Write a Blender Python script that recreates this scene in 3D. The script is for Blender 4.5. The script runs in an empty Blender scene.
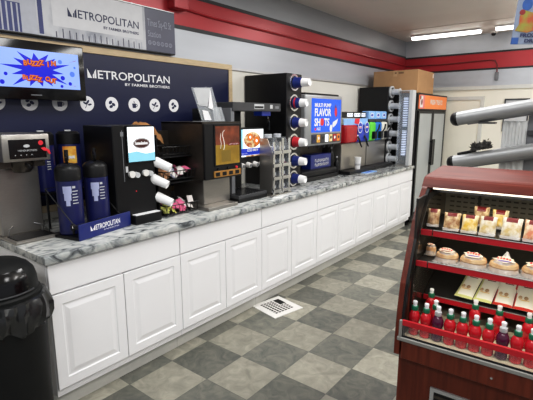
import bpy, bmesh, math, random
from mathutils import Vector, Matrix
random.seed(7)
C = bpy.context.scene.collection
R = math.radians
PI = math.pi

# ---------------------------------------------------------------- materials
def lin(c):
    return tuple(((v/255)/12.92 if v/255 <= .04045 else ((v/255+.055)/1.055)**2.4) for v in c)

def pm(name, col, rough=.5, metal=0., noise=.08, scale=20., bump=0., emit=0., alpha=1., trans=0., spec=.5, coat=0., stretch=None, ecol=None):
    m = bpy.data.materials.new(name); m.use_nodes = True
    nt = m.node_tree; b = nt.nodes['Principled BSDF']
    l = lin(col)
    if .4 <= emit < 1.5: emit *= 1.35
    if emit >= .4: ecol = ecol or col; l = tuple(v*.25 for v in l)
    tc = nt.nodes.new('ShaderNodeTexCoord')
    src = tc.outputs['Object']
    if stretch:
        mp = nt.nodes.new('ShaderNodeMapping'); mp.inputs['Scale'].default_value = stretch
        nt.links.new(src, mp.inputs['Vector']); src = mp.outputs['Vector']
    nz = nt.nodes.new('ShaderNodeTexNoise'); nz.inputs['Scale'].default_value = scale; nz.inputs['Detail'].default_value = 4
    nt.links.new(src, nz.inputs['Vector'])
    if noise > 0:
        rp = nt.nodes.new('ShaderNodeValToRGB')
        rp.color_ramp.elements[0].position = .3; rp.color_ramp.elements[1].position = .7
        rp.color_ramp.elements[0].color = tuple(v*(1-noise) for v in l)+(1,)
        rp.color_ramp.elements[1].color = tuple(min(1, v*(1+noise)) for v in l)+(1,)
        nt.links.new(nz.outputs['Fac'], rp.inputs['Fac']); nt.links.new(rp.outputs['Color'], b.inputs['Base Color'])
    else:
        b.inputs['Base Color'].default_value = l+(1,)
    b.inputs['Roughness'].default_value = rough; b.inputs['Metallic'].default_value = metal
    b.inputs['Specular IOR Level'].default_value = spec
    b.inputs['Coat Weight'].default_value = coat
    if bump:
        bp = nt.nodes.new('ShaderNodeBump'); bp.inputs['Strength'].default_value = bump; bp.inputs['Distance'].default_value = .01
        nt.links.new(nz.outputs['Fac'], bp.inputs['Height']); nt.links.new(bp.outputs['Normal'], b.inputs['Normal'])
    if emit:
        b.inputs['Emission Color'].default_value = lin(ecol or col)+(1,); b.inputs['Emission Strength'].default_value = emit
    if alpha < 1: b.inputs['Alpha'].default_value = alpha
    if trans: b.inputs['Transmission Weight'].default_value = trans
    return m

def two_tone(name, c1, c2, scale, lo=.45, hi=.55, rough=.4, extra=None, distort=0., stretch=None, spec=.5, bump=0.):
    """noise ramp between several colours"""
    m = bpy.data.materials.new(name); m.use_nodes = True
    nt = m.node_tree; b = nt.nodes['Principled BSDF']
    tc = nt.nodes.new('ShaderNodeTexCoord'); src = tc.outputs['Object']
    if stretch:
        mp = nt.nodes.new('ShaderNodeMapping'); mp.inputs['Scale'].default_value = stretch
        nt.links.new(src, mp.inputs['Vector']); src = mp.outputs['Vector']
    nz = nt.nodes.new('ShaderNodeTexNoise'); nz.inputs['Scale'].default_value = scale
    nz.inputs['Detail'].default_value = 6; nz.inputs['Distortion'].default_value = distort
    nt.links.new(src, nz.inputs['Vector'])
    rp = nt.nodes.new('ShaderNodeValToRGB'); e = rp.color_ramp.elements
    e[0].position = lo; e[0].color = lin(c1)+(1,); e[1].position = hi; e[1].color = lin(c2)+(1,)
    for p, c in (extra or []):
        x = e.new(p); x.color = lin(c)+(1,)
    nt.links.new(nz.outputs['Fac'], rp.inputs['Fac']); nt.links.new(rp.outputs['Color'], b.inputs['Base Color'])
    b.inputs['Roughness'].default_value = rough; b.inputs['Specular IOR Level'].default_value = spec
    if bump:
        bp = nt.nodes.new('ShaderNodeBump'); bp.inputs['Strength'].default_value = bump; bp.inputs['Distance'].default_value = .01
        nt.links.new(nz.outputs['Fac'], bp.inputs['Height']); nt.links.new(bp.outputs['Normal'], b.inputs['Normal'])
    return m

def floor_material():
    m = bpy.data.materials.new('slate_tile'); m.use_nodes = True
    nt = m.node_tree; N = nt.nodes.new; L = nt.links.new; b = nt.nodes['Principled BSDF']
    tc = N('ShaderNodeTexCoord'); mp = N('ShaderNodeMapping')
    S = 1/.346
    mp.inputs['Location'].default_value = (-.388*S, -1.114*S, 0); mp.inputs['Scale'].default_value = (S, S, S)
    L(tc.outputs['Object'], mp.inputs['Vector'])
    sx = N('ShaderNodeSeparateXYZ'); L(mp.outputs['Vector'], sx.inputs['Vector'])
    def mth(op, a, bb=None):
        n = N('ShaderNodeMath'); n.operation = op
        for i, v in enumerate((a, bb)):
            if v is None: continue
            if isinstance(v, (int, float)): n.inputs[i].default_value = v
            else: L(v, n.inputs[i])
        return n.outputs[0]
    fx = mth('FLOOR', sx.outputs['X']); fy = mth('FLOOR', sx.outputs['Y'])
    par = mth('FLOORED_MODULO', mth('ADD', fx, fy), 2.)
    cell = N('ShaderNodeCombineXYZ'); L(fx, cell.inputs['X']); L(fy, cell.inputs['Y'])
    wn = N('ShaderNodeTexWhiteNoise'); wn.noise_dimensions = '3D'; L(cell.outputs['Vector'], wn.inputs['Vector'])
    # offset noise per tile
    vm = N('ShaderNodeVectorMath'); vm.operation = 'MULTIPLY_ADD'; L(wn.outputs['Color'], vm.inputs[0]); vm.inputs[1].default_value = (9, 9, 9); L(mp.outputs['Vector'], vm.inputs[2])
    nz = N('ShaderNodeTexNoise'); nz.inputs['Scale'].default_value = 3.4; nz.inputs['Roughness'].default_value = .62; nz.inputs['Detail'].default_value = 9; nz.inputs['Distortion'].default_value = 1.2
    L(vm.outputs['Vector'], nz.inputs['Vector'])
    dk = N('ShaderNodeValToRGB'); e = dk.color_ramp.elements
    e[0].position = .3; e[0].color = lin((84, 87, 83))+(1,); e[1].position = .72; e[1].color = lin((124, 123, 113))+(1,)
    lt = N('ShaderNodeValToRGB'); e = lt.color_ramp.elements
    e[0].position = .3; e[0].color = lin((126, 125, 115))+(1,); e[1].position = .72; e[1].color = lin((160, 157, 145))+(1,)
    L(nz.outputs['Fac'], dk.inputs['Fac']); L(nz.outputs['Fac'], lt.inputs['Fac'])
    mx = N('ShaderNodeMix'); mx.data_type = 'RGBA'
    L(par, mx.inputs['Factor']); L(dk.outputs['Color'], mx.inputs[6]); L(lt.outputs['Color'], mx.inputs[7])
    # tile to tile value shift
    hs = N('ShaderNodeHueSaturation'); L(mx.outputs[2], hs.inputs['Color'])
    L(mth('ADD', mth('MULTIPLY', wn.outputs['Value'], .36), .80), hs.inputs['Value'])
    hs.inputs['Saturation'].default_value = 1.0
    # grout
    frx = mth('FRACT', sx.outputs['X']); fry = mth('FRACT', sx.outputs['Y'])
    ex = mth('MINIMUM', frx, mth('SUBTRACT', 1., frx)); ey = mth('MINIMUM', fry, mth('SUBTRACT', 1., fry))
    gr = mth('LESS_THAN', mth('MINIMUM', ex, ey), .008)
    m2 = N('ShaderNodeMix'); m2.data_type = 'RGBA'; L(mth('MULTIPLY', gr, .5), m2.inputs['Factor']); L(hs.outputs['Color'], m2.inputs[6]); m2.inputs[7].default_value = lin((70, 72, 70))+(1,)
    L(m2.outputs[2], b.inputs['Base Color']); b.inputs['Roughness'].default_value = .42; b.inputs['Specular IOR Level'].default_value = .35
    bp = N('ShaderNodeBump'); bp.inputs['Strength'].default_value = .12; bp.inputs['Distance'].default_value = .01
    L(nz.outputs['Fac'], bp.inputs['Height']); L(bp.outputs['Normal'], b.inputs['Normal'])
    return m

M = {}
M['floor'] = floor_material()
M['white_wall'] = pm('cream_wall_paint', (222, 219, 210), .6, noise=.02, scale=3)
M['cream'] = pm('cream_back_wall', (232, 228, 214), .6, noise=.02, scale=3)
M['ceiling'] = pm('ceiling_paint', (226, 219, 211), .45, noise=.03, scale=2)
M['band_gray'] = pm('grey_metal_band', (186, 190, 196), .38, .2, noise=.06, scale=3, stretch=(1, .3, 2))
M['band_top'] = pm('grey_metal_upper_band', (156, 159, 163), .4, .2, noise=.07, scale=3, stretch=(1, .3, 2))
M['band_red'] = pm('red_metal_band', (172, 40, 48), .32, .1, noise=.05, scale=3)
M['strip_black'] = pm('black_strip', (24, 24, 28), .4, noise=.05)
M['cab'] = pm('white_cabinet_paint', (240, 240, 242), .38, noise=.01, scale=4)
M['toe'] = pm('toe_kick_gray', (205, 205, 200), .5, noise=.03)
M['granite'] = two_tone('granite', (58, 60, 63), (176, 179, 178), 11, .30, .52, .16, extra=[(.38, (112, 116, 118)), (.44, (152, 156, 157)), (.70, (206, 207, 203))], distort=1.3, stretch=(1.5, .8, 1))
M['navy'] = pm('navy_panel', (27, 32, 66), .32, noise=.06, scale=5)
M['navy_bright'] = pm('navy_blue_plate', (24, 38, 112), .35, noise=.05)
M['server_navy'] = pm('navy_enamel', (26, 30, 84), .3, noise=.08)
M['ash'] = pm('ash_wood', (198, 178, 146), .5, noise=.10, scale=12, stretch=(1, .4, 6))
M['white'] = pm('white_print', (238, 238, 240), .45, noise=.01)
M['offwhite'] = pm('soft_white_plastic', (226, 224, 220), .4, noise=.02)
M['lightgray'] = pm('light_gray', (190, 192, 194), .4, noise=.04)
M['midgray'] = pm('mid_gray', (120, 122, 126), .4, noise=.05)
M['darkgray'] = pm('dark_gray', (62, 63, 66), .42, noise=.08)
M['black'] = pm('black_plastic', (17, 17, 19), .4, noise=.1, spec=.35)
M['black_gloss'] = pm('black_gloss', (12, 12, 14), .15, noise=.05)
M['black_wire'] = pm('black_wire', (18, 18, 20), .4, noise=.05)
M['steel'] = pm('brushed_steel', (170, 166, 160), .32, .85, noise=.06, scale=40, stretch=(1, 1, 14))
M['steel_dark'] = pm('dark_steel', (84, 78, 72), .36, .8, noise=.12, scale=14)  # dark brown-grey stainless
M['chrome'] = pm('bright_metal', (205, 206, 208), .2, .9, noise=.03)
M['alum'] = pm('satin_aluminium', (188, 189, 190), .36, .45, noise=.03, stretch=(1, 1, 1))
M['bin'] = pm('black_bin_plastic', (22, 23, 23), .55, noise=.1, scale=12, spec=.2)
M['bag'] = pm('black_bag_film', (34, 35, 36), .22, noise=.2, scale=18, spec=.7)
M['wood'] = two_tone('cherry_laminate', (84, 32, 20), (112, 46, 30), 7, .35, .68, .34, stretch=(7, 7, .5), spec=.3)
M['wood_h'] = two_tone('cherry_laminate_cap', (90, 36, 28), (112, 48, 36), 7, .35, .68, .4, stretch=(.6, 6, 6), spec=.22)
M['case_red'] = pm('case_red_lip', (182, 24, 38), .35, noise=.05)
M['case_dark'] = pm('case_dark_metal', (46, 44, 42), .4, .2, noise=.1)
M['case_slot'] = pm('case_slot_shadow', (104, 96, 80), .5, noise=.05)
M['case_back'] = pm('case_beige_panel', (190, 180, 154), .5, noise=.06)
M['mirror'] = pm('end_panel_mirror', (150, 140, 128), .12, .9, noise=.04)
M['glass'] = pm('clear_glass', (215, 225, 222), .04, noise=0, alpha=.05, spec=.15)
M['frame_gray'] = pm('guard_frame_grey', (146, 146, 142), .45, .2, noise=.04)
M['rail'] = pm('rail_grey_metal', (158, 160, 162), .42, .35, noise=.03)
M['acrylic'] = pm('clear_acrylic', (215, 220, 224), .08, noise=.05, alpha=.28, spec=.7)
M['fridge_glass'] = pm('cooler_door_glass', (158, 162, 162), .3, noise=.05, scale=2, spec=.5, emit=.14)  # faint emission in the glass imitates the lit cooler interior
M['card'] = pm('cardboard', (176, 140, 100), .7, noise=.05, scale=9)
M['card_dark'] = pm('cardboard_print', (122, 92, 62), .7, noise=.05)
M['tape'] = pm('tan_tape', (190, 158, 120), .3, noise=.04)
M['orange'] = pm('orange_sign', (232, 130, 66), .4, noise=.08, scale=4, emit=.25)
M['pink'] = pm('pink_print', (226, 120, 122), .4, noise=.1, emit=.1)
M['tv_bg'] = pm('tv_pale_blue', (150, 176, 246), .2, noise=.02, emit=.75)
M['tv_blue'] = pm('tv_blue', (28, 34, 214), .2, noise=.02, emit=.65)
M['tv_dot'] = pm('tv_mid_blue', (96, 134, 240), .2, noise=.02, emit=.65)
M['tv_orange'] = pm('tv_orange', (236, 132, 52), .2, noise=.02, emit=.6)
M['tv_red'] = pm('tv_red', (176, 52, 40), .2, noise=.02, emit=.4)
M['scr_white'] = pm('screen_white', (244, 250, 253), .2, noise=.01, emit=1.0)
M['scr_cyan'] = pm('screen_cyan', (150, 218, 240), .2, noise=.03, emit=.7)
M['scr_blue'] = pm('screen_blue', (10, 92, 226), .2, noise=.06, scale=4, emit=.75)
M['scr_deep'] = pm('screen_royal', (38, 66, 196), .2, noise=.06, scale=4, emit=.6)
M['scr_tan'] = two_tone('screen_food', (178, 96, 52), (248, 226, 178), 30, .4, .62, .3)
M['brown_oval'] = pm('brown_oval', (74, 44, 40), .3, noise=.06)
M['poster_brown'] = two_tone('choc_poster_brown', (92, 44, 28), (140, 72, 44), 12, .35, .65, .3)
M['poster_gold'] = two_tone('choc_poster_gold', (136, 108, 30), (164, 134, 44), 10, .35, .65, .3)
M['poster_olive'] = pm('choc_poster_cup', (128, 106, 36), .4, noise=.06)
M['amber'] = pm('amber_button_strip', (158, 116, 52), .4, noise=.14, scale=30)
M['cup_white'] = pm('paper_cup_white', (240, 240, 240), .45, noise=.015)
M['cup_navy'] = pm('cup_navy_print', (26, 44, 120), .4, noise=.25, scale=40)
M['cup_deep'] = pm('cup_tube_dark', (30, 32, 40), .4, noise=.1)
M['cup_red'] = pm('cup_red_print', (190, 40, 52), .4, noise=.1)
M['kraft'] = pm('kraft_paper', (170, 124, 76), .7, noise=.12, scale=16)
M['pk_pink'] = pm('pink_packet', (226, 110, 150), .5, noise=.08)
M['pk_yel'] = pm('yellow_green_packet', (206, 208, 110), .5, noise=.08)
M['pk_white'] = pm('white_packet', (232, 226, 222), .5, noise=.03)
M['pk_tan'] = pm('tan_packet', (176, 130, 90), .5, noise=.08)
M['pk_blue'] = pm('grey_blue_packet', (146, 150, 170), .5, noise=.08)
M['tag_red'] = pm('red_tag', (222, 48, 62), .4, noise=.03)
M['label_pale'] = pm('pale_lilac_print', (176, 182, 214), .4, noise=.06)
M['label_yel'] = two_tone('roast_label', (220, 130, 34), (246, 206, 96), 16, .4, .6, .4)
M['slush_red'] = pm('red_slush', (158, 18, 28), .25, noise=.1, emit=.08)
M['slush_green'] = pm('green_slush', (96, 196, 66), .25, noise=.08, emit=.15)
M['slush_blue'] = pm('blue_slush', (34, 110, 186), .25, noise=.1, emit=.12)
M['slush_white'] = pm('white_slush', (212, 210, 198), .3, noise=.05)
M['pale_blue'] = pm('pale_blue_header', (130, 170, 220), .3, noise=.12, emit=.25)
M['logo_blue'] = pm('logo_blue', (34, 60, 170), .3, noise=.15, emit=.1)
M['led'] = pm('cold_led_glow', (212, 222, 246), .3, noise=.02, emit=.75)
M['lid'] = pm('clear_lids', (202, 206, 212), .15, noise=.1, alpha=.8)
M['tube'] = pm('fluorescent_tube', (255, 252, 246), .3, noise=.005, emit=6.)
M['case_tube'] = pm('case_light_tube', (255, 246, 226), .3, noise=.005, emit=2.2)
M['juice_red'] = pm('red_juice', (196, 26, 40), .12, noise=.08, scale=10, coat=.5)
M['juice_purple'] = pm('purple_juice', (84, 24, 58), .12, noise=.08, scale=10, coat=.5)
M['cap_green'] = pm('green_cap', (22, 116, 84), .35, noise=.05)
M['bun'] = two_tone('bun_crust', (178, 132, 88), (216, 186, 146), 22, .35, .66, .6)
M['film'] = pm('cello_film', (238, 236, 232), .12, noise=.05, alpha=.42, spec=.8, bump=.6, scale=40)
M['sand1'] = two_tone('sandwich_brown', (150, 106, 66), (232, 206, 164), 34, .38, .62, .35)
M['sand2'] = two_tone('sandwich_yellow', (226, 180, 72), (250, 236, 196), 30, .38, .62, .35)
M['sand3'] = two_tone('sandwich_pale', (206, 176, 112), (250, 244, 226), 30, .35, .6, .35)
M['sand4'] = two_tone('sandwich_ham', (214, 132, 96), (248, 232, 200), 30, .38, .62, .35)
M['label_cream'] = pm('cream_sandwich_label', (226, 212, 188), .4, noise=.08)
M['maroon'] = pm('maroon_label', (120, 36, 36), .4, noise=.08)
M['pouch_white'] = pm('white_pouch', (240, 236, 222), .3, noise=.04)
M['pouch_green'] = pm('lime_pouch_print', (218, 220, 150), .35, noise=.1)
M['pouch_red'] = pm('red_pouch_print', (196, 60, 46), .35, noise=.08)
M['purple_print'] = pm('violet_print', (84, 62, 150), .4, noise=.1)
M['fuzz'] = pm('dark_fuzz', (84, 82, 80), .9, noise=.3, scale=50)
M['sign_gray'] = two_tone('station_photo', (150, 153, 162), (196, 198, 202), 6, .35, .6, .4)
M['sign_rail'] = pm('sign_rail_print', (178, 181, 190), .4, noise=.05)
M['sign_white'] = pm('sign_white_print', (206, 207, 210), .4, noise=.03)
M['sign_blue'] = pm('sign_blue_print', (62, 70, 122), .4, noise=.12)
M['sign_slate'] = pm('sign_slate_print', (88, 90, 108), .4, noise=.1, scale=4)
M['sign_ghost'] = pm('sign_ghost_letters', (150, 152, 166), .4, noise=.06)
M['navy_ink'] = pm('navy_ink', (34, 40, 78), .4, noise=.03)
M['lemon'] = two_tone('poster_fruit', (150, 72, 38), (124, 124, 50), 9, .42, .58, .4)
M['poster_blue'] = pm('poster_sky', (112, 122, 140), .4, noise=.1)
M['poster_deep'] = pm('poster_blue_blob', (34, 74, 132), .4, noise=.15)
M['fluted'] = pm('white_fluted_panel', (206, 208, 208), .45, noise=.03)

# ---------------------------------------------------------------- mesh builder
class MB:
    def __init__(s):
        s.bm = bmesh.new(); s.mats = []; s.i = 0
    def use(s, m):
        m = M[m] if isinstance(m, str) else m
        if m not in s.mats: s.mats.append(m)
        s.i = s.mats.index(m); return s
    def _fin(s, verts, mtx=None):
        fs = set()
        for v in verts:
            if mtx is not None: v.co = mtx @ v.co
            for f in v.link_faces: fs.add(f)
        for f in fs: f.material_index = s.i
        return s
    def box(s, x0, x1, y0, y1, z0, z1, bev=0., seg=1, mtx=None):
        g = bmesh.ops.create_cube(s.bm, size=1)['verts']
        for v in g:
            v.co = Vector(((x0+x1)/2+v.co.x*(x1-x0), (y0+y1)/2+v.co.y*(y1-y0), (z0+z1)/2+v.co.z*(z1-z0)))
        if bev:
            es = set(e for v in g for e in v.link_edges)
            r = bmesh.ops.bevel(s.bm, geom=list(es), offset=bev, segments=seg, affect='EDGES', profile=.5)
            g = list(set(v for f in r['faces'] for v in f.verts) | set(v for v in g if v.is_valid))
        return s._fin(g, mtx)
    def cyl(s, p0, p1, r0, r1=None, seg=20, caps=True):
        p0 = Vector(p0); p1 = Vector(p1); r1 = r0 if r1 is None else r1
        d = p1-p0; q = d.to_track_quat('Z', 'Y').to_matrix()
        A = []; B = []
        for k in range(seg):
            a = 2*PI*k/seg; n = q @ Vector((math.cos(a), math.sin(a), 0))
            A.append(s.bm.verts.new(p0+n*r0)); B.append(s.bm.verts.new(p1+n*r1))
        fs = [s.bm.faces.new((A[k], A[(k+1) % seg], B[(k+1) % seg], B[k])) for k in range(seg)]
        if caps:
            fs.append(s.bm.faces.new(A[::-1])); fs.append(s.bm.faces.new(B))
        for f in fs: f.material_index = s.i
        return s
    def lathe(s, prof, c=(0, 0, 0), seg=24, mtx=None, sx=1., sy=1.):
        rings = []; c = Vector(c)
        T = (lambda v: mtx @ v) if mtx is not None else (lambda v: v)
        for r, z in prof:
            if r < 1e-6: rings.append([s.bm.verts.new(T(c+Vector((0, 0, z))))])
            else: rings.append([s.bm.verts.new(T(c+Vector((math.cos(2*PI*k/seg)*r*sx, math.sin(2*PI*k/seg)*r*sy, z)))) for k in range(seg)])
        for a, b in zip(rings, rings[1:]):
            for k in range(seg):
                k2 = (k+1) % seg
                if len(a) == 1 and len(b) == 1: continue
                if len(a) == 1: f = s.bm.faces.new((a[0], b[k2], b[k]))
                elif len(b) == 1: f = s.bm.faces.new((a[k], a[k2], b[0]))
                else: f = s.bm.faces.new((a[k], a[k2], b[k2], b[k]))
                f.material_index = s.i
        return s
    def tube(s, pts, r, seg=8, closed=False):
        pts = [Vector(p) for p in pts]; n = len(pts); rings = []
        up = Vector((.13, .29, .95)).normalized()
        for i, p in enumerate(pts):
            if closed: d = pts[(i+1) % n]-pts[i-1]
            else: d = pts[min(i+1, n-1)]-pts[max(i-1, 0)]
            d.normalize(); a = d.cross(up)
            if a.length < .05: a = d.cross(Vector((1, 0, 0)))
            a.normalize(); b = d.cross(a)
            rr = r[i] if isinstance(r, (list, tuple)) else r
            rings.append([s.bm.verts.new(p+a*math.cos(2*PI*k/seg)*rr+b*math.sin(2*PI*k/seg)*rr) for k in range(seg)])
        pr = list(zip(rings, rings[1:])) + ([(rings[-1], rings[0])] if closed else [])
        for A, B in pr:
            for k in range(seg):
                f = s.bm.faces.new((A[k], A[(k+1) % seg], B[(k+1) % seg], B[k])); f.material_index = s.i
        if not closed:
            for ring in (rings[0][::-1], rings[-1]):
                f = s.bm.faces.new(ring); f.material_index = s.i
        return s
    def prism(s, poly, t0, t1, axis='x'):
        """poly of (a,b); axis x: (y,z), y: (x,z), z: (x,y)"""
        def P(a, b, t):
            return (t, a, b) if axis == 'x' else (a, t, b) if axis == 'y' else (a, b, t)
        A = [s.bm.verts.new(P(a, b, t0)) for a, b in poly]; B = [s.bm.verts.new(P(a, b, t1)) for a, b in poly]
        n = len(poly); fs = [s.bm.faces.new((A[k], A[(k+1) % n], B[(k+1) % n], B[k])) for k in range(n)]
        fs += [s.bm.faces.new(A[::-1]), s.bm.faces.new(B)]
        for f in fs: f.material_index = s.i
        return s
    def flat(s, poly, y):
        """flat printed polygon on a front face: poly of (x,z), facing -y"""
        f = s.bm.faces.new([s.bm.verts.new((a, y, b)) for a, b in poly]); f.material_index = s.i
        f.normal_update()
        if f.normal.y > 0: f.normal_flip()
        return s
    def rect(s, x0, x1, z0, z1, y): return s.flat([(x0, z0), (x1, z0), (x1, z1), (x0, z1)], y)
    def disc(s, x, z, r, y, rz=None, n=20, rot=0.):
        rz = rz or r
        return s.flat([(x+math.cos(2*PI*k/n)*r*math.cos(rot)-math.sin(2*PI*k/n)*rz*math.sin(rot), z+math.cos(2*PI*k/n)*r*math.sin(rot)+math.sin(2*PI*k/n)*rz*math.cos(rot)) for k in range(n)], y)
    def ringflat(s, x, z, r0, r1, y, n=20):
        for k in range(n):
            a, b = 2*PI*k/n, 2*PI*(k+1)/n
            s.flat([(x+math.cos(a)*r0, z+math.sin(a)*r0), (x+math.cos(a)*r1, z+math.sin(a)*r1), (x+math.cos(b)*r1, z+math.sin(b)*r1), (x+math.cos(b)*r0, z+math.sin(b)*r0)], y)
        return s
    def text(s, txt, x, z, size, y, width=None, bold=0., align='LEFT', mtx=None):
        cu = bpy.data.curves.new('lettering', 'FONT'); cu.body = txt; cu.size = size; cu.align_x = align; cu.offset = bold; cu.resolution_u = 3
        ob = bpy.data.objects.new('lettering', cu); C.objects.link(ob)
        bpy.context.view_layer.update()
        me = bpy.data.meshes.new_from_object(ob.evaluated_get(bpy.context.evaluated_depsgraph_get()))
        xs = [v.co.x for v in me.vertices]; w = (max(xs)-min(xs)) or 1
        k = (width/w) if width else 1.
        base = Matrix.Translation((x, y, z)) @ Matrix.Rotation(PI/2, 4, 'X') @ Matrix.Scale(k, 4, (1, 0, 0))
        if mtx is not None: base = mtx @ Matrix.Rotation(PI/2, 4, 'X') @ Matrix.Scale(k, 4, (1, 0, 0))
        n0 = len(s.bm.faces)
        me.transform(base); s.bm.from_mesh(me); s.bm.faces.ensure_lookup_table()
        for f in s.bm.faces[n0:]: f.material_index = s.i
        bpy.data.objects.remove(ob); bpy.data.curves.remove(cu); bpy.data.meshes.remove(me)
        return s
    def build(s, name, parent=None, smooth=True, recalc=False):
        if recalc: bmesh.ops.recalc_face_normals(s.bm, faces=s.bm.faces)
        me = bpy.data.meshes.new(name); s.bm.to_mesh(me); s.bm.free()
        for m in s.mats: me.materials.append(m)
        if smooth:
            for p in me.polygons: p.use_smooth = True
            me.set_sharp_from_angle(angle=R(32))
        o = bpy.data.objects.new(name, me); C.objects.link(o)
        if parent: o.parent = parent
        return o

def B(m):
    return MB().use(m)

def thing(name, label, cat, loc=(0, 0, 0), rz=0., group=None):
    o = bpy.data.objects.new(name, None); C.objects.link(o); o.empty_display_size = .05
    o.location = loc; o.rotation_euler = (0, 0, R(rz)); o['label'] = label; o['category'] = cat
    if group: o['group'] = group
    return o

def tag(o, label, cat, group=None):
    o['label'] = label; o['category'] = cat
    if group: o['group'] = group
    return o

def struct(o): o['kind'] = 'structure'; return o

def dup(o, loc, rz=None, label=None, parent=None):
    c = o.copy(); C.objects.link(c)
    if parent is None:
        c.location = loc
        if rz is not None: c.rotation_euler = (0, 0, R(rz)) if not isinstance(rz, tuple) else rz
        if label: c['label'] = label
    else: c.parent = parent
    for ch in [x for x in KIDS.get(o.name, [])]: dup(ch, None, parent=c)
    KIDS[c.name] = [x for x in C.objects if x.parent == c]
    return c
KIDS = {}
def reg(o):
    KIDS[o.name] = [x for x in C.objects if x.parent == o]
    for k in KIDS[o.name]: reg(k)
    return o

def pouch(mb, w, h, d, nx=10, ny=12, mats=None, mtx=None, crimp=.06, seedv=0):
    """pillow pack standing in x (w) / z (h), bulging in -y/+y by d/2; mats(i/nx, j/ny)->material for the front side"""
    rnd = random.Random(seedv); T = mtx or Matrix.Identity(4)
    def P(i, j, sgn):
        a = i/nx*2-1; b = j/ny*2-1
        t = max(0, (1-abs(a)**3))*max(0, (1-(abs(b)/(1-crimp))**4)) if abs(b) < 1-crimp else 0
        wob = (rnd.random()-.5)*.06*d
        ww = w*(1-.05*math.cos(b*PI/2))
        return T @ Vector((a*ww/2, sgn*(t**.6*d/2+.0006)+wob*(1 if t > .1 else 0), (b+1)/2*h))
    for sgn in (-1, 1):
        g = [[mb.bm.verts.new(P(i, j, sgn)) for j in range(ny+1)] for i in range(nx+1)]
        for i in range(nx):
            for j in range(ny):
                q = (g[i][j], g[i+1][j], g[i+1][j+1], g[i][j+1])
                f = mb.bm.faces.new(q if sgn < 0 else q[::-1])
                if mats: mb.use(mats((i+.5)/nx, (j+.5)/ny) if sgn < 0 else mats(-1, -1))
                f.material_index = mb.i
    return mb

WX = -.86          # left wall plane
YB = 7.15          # back wall plane
ZC = 3.025         # ceiling
CT = .958          # counter top

# ================================================================ SETTING
struct(B('floor').box(-.96, 5.6, -4.1, 7.25, -.06, 0).build('floor', smooth=False))
struct(B('ceiling').box(-.96, 5.6, -4.1, 7.25, ZC, ZC+.06).build('ceiling', smooth=False))
struct(B('white_wall').box(WX-.1, WX, -4.1, 7.25, 0, ZC).build('wall_left', smooth=False))
struct(B('cream').box(WX, 5.6, YB, YB+.1, 0, ZC).build('wall_back', smooth=False))
# metal bands of the left wall
x1 = WX+.012
tn = [0]
def trim(mat, *a, xtra=None):
    tn[0] += 1
    return struct(B(mat).box(*a).build('trim_%d' % tn[0], smooth=False))
trim('band_gray', WX, x1, -4, YB, 2.172, 2.462)
trim('strip_black', WX, x1+.006, -4, YB, 2.452, 2.484)
trim('band_red', WX, x1, -4, YB, 2.484, 2.735)
trim('strip_black', WX, x1+.006, -4, YB, 2.735, 2.765)
trim('band_top', WX, x1, -4, YB, 2.765, ZC)
trim('alum', WX, x1+.006, -4, YB, 2.155, 2.176)
# back wall bands
y1 = YB-.012
trim('band_gray', x1, 5.5, y1, YB, 2.19, 2.455)
trim('strip_black', x1, 5.5, y1-.006, YB, 2.447, 2.474)
trim('band_red', x1, 5.5, y1, YB, 2.474, 2.715)
trim('strip_black', x1, 5.5, y1-.006, YB, 2.715, 2.742)
trim('band_gray', x1, 5.5, y1, YB, 2.742, ZC)
trim('toe', x1, 5.5, y1-.01, YB, 2.13, 2.19)
# ceiling seams running across
for yy in (6.05,):
    trim('ceiling', x1, 5.5, yy, yy+.014, ZC-.004, ZC)
# back door
d = struct(B('cream').box(-.34, .50, YB-.03, YB, .005, 1.96, .004).build('door_1'))
B('toe').box(-.40, -.34, YB-.045, YB, 0, 2.02).box(.50, .555, YB-.045, YB, 0, 2.02).box(-.34, .50, YB-.045, YB, 1.96, 2.02).build('door_frame', d, smooth=False)
B('chrome').cyl((.44, YB-.03, 1.0), (.44, YB-.07, 1.0), .012).lathe([(0, 0), (.024, .01), (.028, .025), (.02, .04), (0, .045)], mtx=Matrix.Translation((.44, YB-.065, 1.0)) @ Matrix.Rotation(PI/2, 4, 'X')).build('door_handle', d)
B('lightgray').box(.56, 5.5, YB-.008, YB, 0, .10).build('baseboard_back', smooth=False)['kind'] = 'structure'

# conduit along the red band with its boxes
t = thing('conduit', 'red painted conduit pipe running along the red wall band', 'pipe', (x1, 1.75, 2.60))
B('band_red').tube([(.014, 0, .03), (.014, .35, .012), (.014, 5.34, 0)], .011).build('pipe_run', t)
tag(B('band_red').box(x1, x1+.09, 1.60, 1.76, 2.60, 2.76, .006).build('junction_box'), 'red painted junction box above the right end of the hanging sign', 'electrical box')
t = thing('wall_conduit', 'thin dark conduit with grey outlet box on the back wall red band', 'pipe', (0, y1, 2.57))
B('maroon').tube([(WX+.03, -.012, .02), (-.2, -.012, .01), (.58, -.012, .03), (.66, -.012, .015), (.70, -.012, -.06), (.705, -.012, -.20)], .010).build('pipe_run', t)
B('midgray').box(.68, .735, -.04, 0, -.30, -.17, .006).build('outlet_box', t)

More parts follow.
